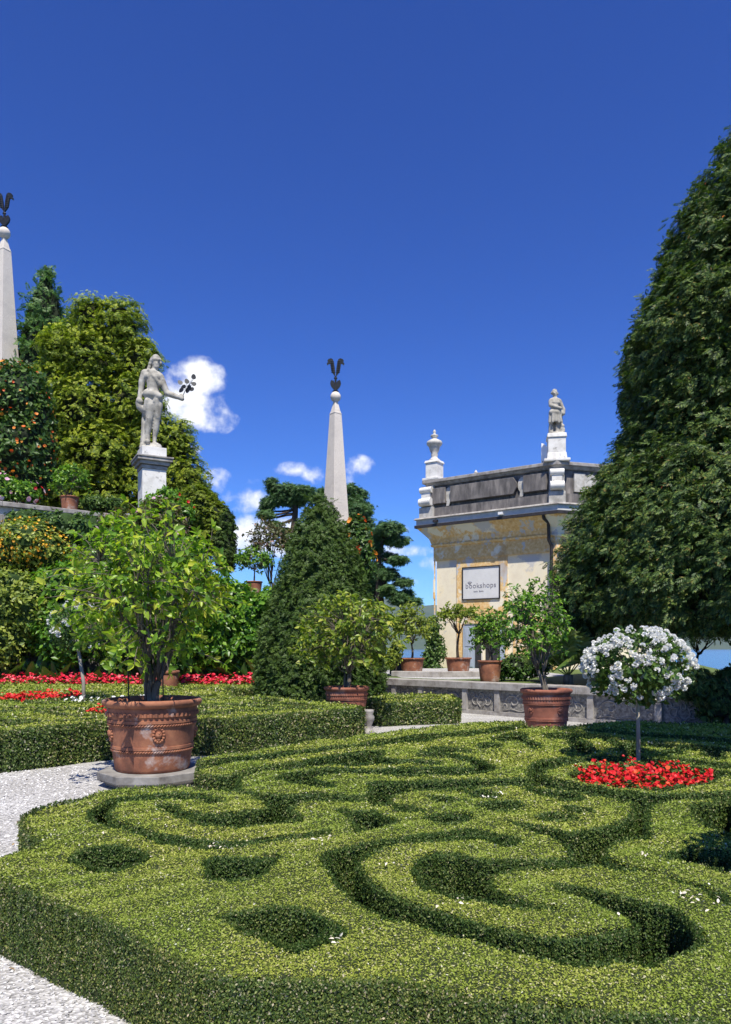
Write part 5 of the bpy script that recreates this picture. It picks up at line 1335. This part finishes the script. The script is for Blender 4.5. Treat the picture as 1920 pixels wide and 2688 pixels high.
wallrun(WR, .34, -.24, 5.80, 5.95, 'coping', M['coping'], .02)

def EL(x, y, rx, ry, d, rd=None):
    k = DS / F * d
    return (wx(x, d), d, wz(y, d), rx * k, (rd if rd else (rx + ry) / 2 * k), ry * k)
def plant(name, lab_, cat, prims, mat, nclump, cr, nleaf, size, group=None, trunk=None, bark='darkbark', pname='foliage', zb=None, **kw):
    p = np.array(prims); x, y = p[:, 0].mean(), p[:, 1].mean(); z = zb if zb is not None else float((p[:, 2] - p[:, 5]).min())
    t = thing(name, lab_, cat, (x, y, z), group)
    o0 = np.array([x, y, z]); loc = [tuple(np.array(q[:3]) - o0) + tuple(q[3:]) for q in prims]
    foliage(pname, t, loc, M[mat], nclump, cr, nleaf, size, **kw)
    if trunk:
        r = trunk; m = MB(); rng = np.random.default_rng(3)
        top = np.array(loc)[:, :3].mean(0); m.tube(bez(np.zeros(3), top * .5 + rng.normal(0, .1, 3), top), np.linspace(r, r * .5, 6), 9)
        for q in loc:
            e = np.array(q[:3]); m.tube(bez(top * rng.uniform(.35, .8), (top + e) / 2, e, 5), np.linspace(r * .45, r * .15, 5), 6)
        m.build('trunk', M[bark], t, True)
    return t

# --- trees above the left terrace
d = 31.0
plant('golden_conifer', 'broad yellow-green conifer with layered golden tips behind the left statue', 'tree',
      [EL(*q, d) for q in [(205, 705, 46, 48), (270, 725, 50, 62), (150, 775, 58, 52), (215, 800, 70, 66), (310, 805, 46, 56), (125, 860, 46, 60), (190, 910, 86, 82), (300, 900, 70, 72), (345, 985, 62, 66), (230, 1020, 100, 84), (130, 980, 52, 76), (398, 985, 34, 54), (415, 1065, 48, 54), (340, 1080, 80, 66), (150, 1085, 70, 60), (240, 1110, 90, 56)]],
      'golden', 1900, .33, 15, .27, trunk=.28, tmpl=FEATHER, up=1.1, out=.6, rnd=.45, flat=.40, inner=.30, seed=41, core=M['coregold'], cores=.58, zb=5.4, pname='crown', extra=[(M['goldtip'], 4200, .19, FEATHER)])
t = thing('spire_conifer', 'slim blue-green conifer with a ragged spire top, left of the golden conifer', 'tree', (wx(103, 35), 35, 5.4))
k = DS / F * 35
profile_tree('crown', t, 0, 0, [(2.0, 62 * k), (wz(950, 35) - 5.4, 74 * k), (wz(840, 35) - 5.4, 60 * k), (wz(740, 35) - 5.4, 44 * k), (wz(660, 35) - 5.4, 24 * k), (wz(588, 35) - 5.4, .05)], M['spire'], 9000, .32, FEATHER, .30, 44, M['coredark'], ydown=.25, up=.3, cl=.22)
m = MB(); m.tube([(0, 0, 0), (0, 0, wz(600, 35) - 5.4)], [.25, .03], 8); m.build('trunk', M['darkbark'], t, True)
plant('conifer_tree', 'lower dark green conifer with rounded golden tufts right of the statue pedestal', 'tree',
      [EL(*q, 28.0) for q in [(440, 1120, 40, 42), (470, 1150, 36, 44), (420, 1165, 50, 40), (465, 1195, 38, 40)]], 'golden', 700, .22, 14, .16, trunk=.12, tmpl=SPRAY, up=.9, out=.6, rnd=.4, flat=.5, seed=42, core=M['coredark'], cores=.8, zb=2.0, pname='crown')
plant('cypress', 'narrow dark cypress tip to the right of the golden conifers', 'tree',
      [EL(*q, 27.0) for q in [(506, 1175, 16, 44), (500, 1225, 24, 50)]], 'yew', 260, .16, 12, .14, tmpl=SPRAYN, seed=43, core=M['coredark'], cores=.8, zb=3.2, trunk=.06, pname='crown')
plant('trumpet_vine', 'tall dark creeper with clusters of orange trumpet flowers at the left edge', 'climber',
      [EL(*q, 25.5) for q in [(40, 890, 66, 78), (45, 1000, 74, 90), (92, 950, 18, 70), (15, 845, 45, 36), (60, 1070, 60, 40)]], 'deep', 720, .26, 14, .19, trunk=.08, seed=45, up=.35, out=.7, core=M['coredark'], cores=.84, zb=5.4,
      extra=[(M['orange'], 170, .10, FLOWER), (M['orange'], 120, .075, FLOWER)])
plant('rose_bush', 'rose bush with pale pink and red blooms behind the terrace coping', 'bush', [EL(*q, 23.0) for q in [(15, 1085, 30, 28), (55, 1092, 34, 22)]], 'green', 150, .16, 12, .12, seed=46, zb=5.4, extra=[(M['pinkfl'], 34, .14, FLOWER), (M['red'], 8, .12, FLOWER)], core=M['coregreen'], cores=.7, trunk=.03)
plant('clipped_shrub', 'small rounded green shrub on the terrace right of the potted shrub', 'bush', [EL(257, 1122, 24, 20, 25.0), EL(210, 1118, 28, 18, 25.0)], 'deep', 150, .12, 12, .09, seed=47, zb=5.4, core=M['coregreen'], cores=.85, trunk=.03)

# --- shrubs climbing the slope below the terrace
G_ = 'shrubs below the upper left terrace'
plant('climbing_shrub', 'dark green climber covering the terrace wall just under the coping', 'climber', [EL(*q, 22.2, .45) for q in [(-20, 1170, 60, 36), (50, 1160, 60, 34), (130, 1168, 66, 34), (210, 1180, 66, 40), (300, 1195, 70, 44)]], 'deep', 420, .2, 13, .13, G_, seed=51, zb=0.0, core=M['coregreen'], cores=.85, trunk=.05)
plant('flowering_shrub', 'bush full of small yellow-orange flowers below the left terrace wall', 'bush', [EL(*q, 21.7) for q in [(60, 1205, 70, 52), (110, 1225, 42, 42), (20, 1235, 60, 42)]], 'olive', 330, .2, 13, .13, G_, seed=52, zb=0.0, core=M['coregreen'], cores=.82, trunk=.05, extra=[(M['yellow'], 620, .065, FLOWER)])
plant('shrub', 'pale olive-green shrub at the left edge above the red flowers', 'bush', [EL(*q, 21.2) for q in [(25, 1330, 62, 78), (75, 1345, 50, 70), (10, 1420, 62, 66)]], 'olive', 460, .2, 13, .14, G_, seed=53, zb=0.0, core=M['coregreen'], cores=.8, trunk=.05)
plant('shrub', 'bright mid-green shrub between the yellow-flowered bush and the lemon tree', 'bush', [EL(*q, 21.4) for q in [(135, 1300, 60, 46), (205, 1290, 64, 70), (150, 1400, 70, 84)]], 'green', 460, .2, 13, .17, G_, seed=54, zb=0.0, core=M['coregreen'], cores=.8, trunk=.05)
plant('shrub', 'large dense green shrub directly behind the lemon tree crown', 'bush', [EL(*q, 21.6) for q in [(290, 1260, 80, 84), (300, 1390, 110, 110), (400, 1280, 70, 84)]], 'green', 620, .24, 13, .19, G_, seed=55, zb=0.0, core=M['coregreen'], cores=.82, trunk=.06)
plant('shrub', 'glossy bright green shrub wall right of the lemon tree, above the pinkish red border', 'bush', [EL(*q, 21.3) for q in [(430, 1400, 66, 100), (490, 1370, 58, 90), (555, 1365, 42, 50), (560, 1430, 40, 66), (500, 1440, 60, 60), (600, 1345, 30, 40), (530, 1325, 36, 28)]], 'green', 760, .2, 14, .19, G_, seed=56, zb=0.0, core=M['coregreen'], cores=.82, trunk=.06)
plant('oleander', 'twiggy oleander with a few pink blooms behind the top of the lemon tree', 'bush', [EL(*q, 22.0) for q in [(285, 1165, 60, 34), (360, 1160, 50, 50)]], 'twiggy', 240, .2, 10, .13, G_, seed=57, zb=0.0, trunk=.05, extra=[(M['pinkfl'], 26, .12, FLOWER)])
plant('flowering_shrub', 'green shrub with small red flowers at the foot of the statue pedestal', 'bush', [EL(*q, 24.0) for q in [(345, 1130, 30, 34), (375, 1110, 22, 28), (395, 1140, 34, 30), (330, 1165, 40, 30)]], 'green', 260, .17, 12, .15, G_, seed=58, zb=3.0, trunk=.05, core=M['coregreen'], cores=.7, extra=[(M['red'], 12, .12, FLOWER)])
# canna leaves along the back border
crng = np.random.default_rng(9)
def canna_mesh():
    V, Fc = [], []; b = 0; rng = np.random.default_rng(6)
    for i in range(9):
        a = rng.uniform(0, 6.28); L = rng.uniform(.55, .95); wd = rng.uniform(.11, .17); tilt = rng.uniform(.15, .75); o = np.array([rng.normal(0, .06), rng.normal(0, .06), rng.uniform(0, .25)])
        h = np.array([math.cos(a), math.sin(a), 0]); s_ = np.array([-h[1], h[0], 0])
        for t in np.linspace(0, 1, 6):
            c = o + h * L * tilt * t ** 1.5 + np.array([0, 0, L * (t - .28 * tilt * t * t)]); w_ = wd * math.sin(math.pi * min(.98, .12 + .88 * t)) ** .8
            V += [c - s_ * w_ + np.array([0, 0, .03]), c, c + s_ * w_ + np.array([0, 0, .03])]
        for j in range(5):
            for q in (0, 1): Fc.append([b + j * 3 + q, b + j * 3 + q + 1, b + j * 3 + q + 4, b + j * 3 + q + 3])
        b += 18
    return np.array(V), np.array(Fc)
cV, cF = canna_mesh()
can0 = None
for i in range(30):
    x = -10.9 + i * .275 + crng.normal(0, .05); y = 21.15 - .035 * (x + 11) + crng.normal(0, .12)
    if can0 is None:
        o = mesh_np('canna_plant', cV, cF, M['canna'], None, True); can0 = o
    else:
        o = can0.copy(); link(o)
    o.location = (x, y, .02); o.rotation_euler = (0, 0, crng.uniform(0, 6.28)); s_ = crng.uniform(.85, 1.25); o.scale = (s_, s_, s_)
    tag(o, 'broad-leaved canna plant in the row behind the long pinkish red border', 'plant', 'canna plants behind the red border')

# --- cone yew and what stands round it
yk = DS / F * 17.0
t = thing('cone_yew', 'big dark green clipped yew cone in front of the obelisk', 'tree', (wx(712, 17), 17.0, 0))
YP = [(0.02, 147), (wz(1500, 17), 148), (wz(1405, 17), 140), (wz(1350, 17), 122), (wz(1296, 17), 101), (wz(1240, 17), 84), (wz(1191, 17), 66), (wz(1150, 17), 44), (wz(1122, 17), 25), (wz(1100, 17), 3)]
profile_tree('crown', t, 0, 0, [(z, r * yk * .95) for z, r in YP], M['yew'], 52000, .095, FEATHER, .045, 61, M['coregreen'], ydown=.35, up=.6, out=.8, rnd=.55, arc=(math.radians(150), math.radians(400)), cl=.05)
m = MB(); m.tube([(0, 0, 0), (0, 0, 4.0)], [.16, .04], 8); m.build('trunk', M['darkbark'], t, True)
plant('trumpet_vine', 'creeper with orange trumpet flowers at the right shoulder of the cone yew', 'climber', [EL(*q, 19.2) for q in [(798, 1200, 24, 36), (808, 1245, 22, 44), (790, 1170, 18, 22)]], 'deep', 230, .13, 12, .12, seed=62, zb=.7, trunk=.04, core=M['coredark'], cores=.75, extra=[(M['orange'], 22, .14, FLOWER)])
t = thing('crape_myrtle', 'thin reddish-brown shrub with pale pink flower tips left of the cone yew', 'bush', (wx(603, 26), 26, 3.26))
branchy(t, (0, 0, 0), (0, 0, wz(1205, 26) - 3.26), (56 * DS / F * 26, .8, 58 * DS / F * 26), 240, 14, 'twiggy', .13, 7, 63, .05, LEAF, 'darkbark', 3, low=.2, fork=.3)

# --- pines behind the middle obelisk: needle pads on bare dark limbs
def pine(lab_, dd, trunkpts, pads, branches, seed, zb):
    k = DS / F * dd
    z4 = lambda x, y: ((600 + x / 2.498) / DS, (1200 + y / 2.498) / DS)
    xb = wx(z4(*trunkpts[0])[0], dd)
    t = thing('pine_tree', lab_, 'tree', (xb, dd, zb), 'pines behind the middle obelisk')
    prims = []
    rng = np.random.default_rng(seed)
    for (x, y, rx, ry) in pads:
        X_, Y_ = z4(x, y); e = EL(X_, Y_, rx / 2.498 / DS, ry / 2.498 / DS, dd, rx / 2.498 / DS * k * .8)
        prims.append((e[0] - xb, rng.normal(0, .45), e[2] - zb, e[3], e[4], e[5]))
    foliage('crown', t, prims, M['pine'], 95 * len(prims), .27, 9, .24, NEEDLE, up=.9, out=.5, rnd=.5, flat=.55, inner=.6, seed=seed, core=M['coregreen'], cores=.6)
    m = MB(); P3 = lambda x, y: np.array([wx(z4(x, y)[0], dd) - xb, 0, wz(z4(x, y)[1], dd) - zb])
    tp = [np.array([0, 0, 0.])] + [P3(*q) for q in trunkpts]
    m.tube(tp, np.linspace(.30, .10, len(tp)), 9)
    for br in branches: m.tube([P3(*q) for q in br], np.linspace(.10, .04, len(br)), 6)
    for pr_ in prims:
        j = min(range(len(tp)), key=lambda i: np.linalg.norm(tp[i] - np.array(pr_[:3]))); m.tube(bez(tp[j], (tp[j] + np.array(pr_[:3])) / 2 + np.array([0, 0, -.2]), np.array(pr_[:3]), 5), np.linspace(.08, .03, 5), 5)
    m.build('trunk', M['darkbark'], t, True)
pine('flat-topped pine with bare curved branches left of the middle obelisk', 40, [(450, 700), (430, 470), (440, 340), (420, 250)], [(282, 165, 28, 26), (320, 205, 60, 28), (385, 215, 60, 30), (455, 225, 52, 34), (265, 295, 50, 34), (345, 270, 80, 36), (440, 280, 70, 44), (510, 250, 60, 40), (250, 385, 48, 18), (300, 445, 36, 16), (232, 340, 26, 18), (350, 490, 40, 20)], [[(430, 372), (385, 378), (320, 395), (262, 388)], [(432, 405), (380, 425), (320, 445)]], 71, 0)
pine('round-crowned pine just right of the middle obelisk shaft', 42, [(860, 800), (850, 560), (830, 380), (820, 260)], [(800, 220, 42, 26), (850, 245, 52, 36), (895, 330, 56, 44), (840, 370, 90, 56), (885, 455, 62, 56), (820, 310, 60, 50), (610, 225, 42, 30), (600, 260, 30, 24), (790, 450, 60, 50)], [], 72, 0)
pine('wide dark pine with drooping layered pads between the yew and the bookshop', 38, [(1000, 1100), (990, 850), (985, 650), (1020, 520)], [(1050, 480, 90, 40), (985, 520, 66, 40), (1110, 555, 70, 24), (955, 610, 46, 46), (1050, 655, 46, 24), (1110, 690, 52, 22), (945, 735, 66, 44), (1050, 775, 60, 30), (1145, 830, 50, 20), (935, 850, 50, 46), (1050, 885, 50, 30), (1120, 940, 56, 30), (1215, 950, 40, 20), (915, 940, 50, 46), (985, 790, 50, 40), (1170, 895, 30, 16)], [[(985, 830), (1050, 840), (1120, 835)], [(990, 905), (1060, 910), (1120, 930)]], 73, 0)

# --- planting on the right terrace
plant('climbing_vine', 'green creeper climbing the left corner of the bookshop wall', 'climber', [EL(*q, 29.7, .35) for q in [(962, 1400, 20, 30), (966, 1445, 22, 40), (958, 1475, 22, 26)]], 'deep', 230, .14, 13, .13, seed=81, zb=.7, core=M['coregreen'], cores=.7, trunk=.03)
plant('low_shrub', 'dark low shrub behind the carved wall, under the orange tree', 'bush', [EL(*q, 18.4) for q in [(1145, 1480, 42, 26), (1190, 1470, 34, 34), (1105, 1490, 26, 18)]], 'deep', 260, .12, 12, .10, seed=82, zb=.7, core=M['coredark'], cores=.8, trunk=.03)
plant('low_shrub', 'small yellow-green shrub at the left end of the carved wall', 'bush', [EL(*q, 21.6) for q in [(868, 1462, 18, 22), (880, 1440, 14, 20)]], 'olive', 120, .1, 12, .09, seed=83, zb=.7, core=M['coregreen'], cores=.7, trunk=.02)
def palm():
    d = 16.1; x0 = wx(1262, d); t = thing('fan_palm', 'fan palm with split green leaves behind the carved wall, right of the orange tree', 'palm', (x0, d, .70))
    rng = np.random.default_rng(12); m = MB(); m.tube([(0, 0, 0), (0, 0, .25)], [.12, .10], 10); m.build('trunk', M['bark'], t, True)
    for i in range(13):
        a = rng.uniform(0, 6.28) if i > 6 else math.pi + rng.uniform(-.2, 3.3); e = rng.uniform(.15, 1.15); L = rng.uniform(.45, .95)
        h = np.array([math.cos(a) * math.cos(e), math.sin(a) * math.cos(e), math.sin(e)]); hub = np.array([0, 0, .25]) + h * L
        s_ = unit(np.cross(h, [0, 0, 1.])[None])[0]; up = np.cross(s_, h); V, Fc = [], []
        for j in range(19):
            q = (j / 18 - .5) * 3.6; dv = h * math.cos(q) + s_ * math.sin(q); Lb = rng.uniform(.6, .8) * (1 - .12 * abs(q)); sd = np.cross(dv, up); b = len(V)
            mid = hub + dv * Lb * .55 + up * .05; tip = hub + dv * Lb + np.array([0, 0, -.14 * Lb - .05])
            V += [hub, mid + sd * .022, tip, mid - sd * .022]; Fc += [[b, b + 1, b + 2], [b, b + 2, b + 3]]
        lf = mesh_np('leaf', np.array(V), np.array(Fc), M['palm'], t)
        m = MB(); m.tube(bez(np.array([0, 0, .22]), hub * .5 + np.array([0, 0, .08]), hub, 5), .012, 5); m.build('stalk', M['olive_stalk'], lf, True)
M['olive_stalk'] = plain('olive_stalk', [(.3, (.08, .11, .03)), (.7, (.13, .16, .05))], 6, .6)
palm()

# --- the big conifer on the right
t = thing('big_conifer', 'huge dark green conifer filling the right side of the picture', 'tree', (9.5, 16.0, .70))
CP = [(1.85, 4.4), (2.1, 4.75), (2.9, 4.95), (4.2, 4.72), (5.0, 4.32), (6.0, 3.66), (6.74, 3.45), (8.3, 3.5), (9.8, 2.85), (11.2, 2.3), (12.2, 1.75), (13.2, 1.15), (15.1, .1)]
profile_tree('crown', t, 0, 0, [(z - .7, r) for z, r in CP], M['conifer'], 120000, .17, FEATHER, .12, 91, M['coredark'], ydown=-.3, up=.75, out=.75, rnd=.5, arc=(math.radians(125), math.radians(350)), cl=.16, per=21, dep=.75, inset=.45, extra=[(M['orange'], 60, .035, FLOWER)])
m = MB(); m.tube([(0, 0, 0), (.1, 0, 2.5), (0, 0, 12)], [.5, .42, .08], 12)
for a in np.linspace(2.4, 5.2, 9):
    m.tube([(0, 0, 1.9), (2.2 * math.cos(a), 2.2 * math.sin(a), 1.7), (4.4 * math.cos(a), 4.4 * math.sin(a), 1.5)], [.14, .10, .04], 7)
m.build('trunk', M['darkbark'], t, True)
plant('dark_conifer_shrub', 'low dark spreading conifer in deep shade at the far right edge', 'bush', [EL(*q, 13.0) for q in [(1600, 1555, 52, 44), (1645, 1540, 60, 60), (1545, 1520, 50, 30)]], 'conifer', 300, .16, 12, .14, tmpl=SPRAY, seed=92, zb=.0, core=M['coredark'], cores=.85, trunk=.06)
t = thing('small_tree', 'small dark tree with thin crooked branches under the skirts of the big conifer', 'tree', (wx(1532, 18.5), 18.5, .7))
branchy(t, (0, 0, 0), (.35, 0, 1.25), (1.0, .7, .55), 60, 10, 'conifer', .12, 4, 93, .05, LEAF, 'darkbark', 1, low=.4, fork=.5)
# stone pine beyond the frame, whose shade falls on the far right of the parterre
t = thing('umbrella_pine', 'tall umbrella pine right of the parterre, shading its far right corner', 'tree', (6.85, 3.4, 0))
foliage('crown', t, [(0, 0, 13.2, 3.1, 2.7, 1.3), (1.6, .4, 13.5, 2.2, 2.2, 1.2)], M['pine'], 420, .4, 10, .4, NEEDLE, up=.9, out=.5, flat=.5, seed=94, core=M['coredark'], cores=.86)
m = MB(); m.tube([(0, 0, 0), (.1, 0, 6), (0, 0, 12.6)], [.3, .24, .14], 10); m.build('trunk', M['bark'], t, True)
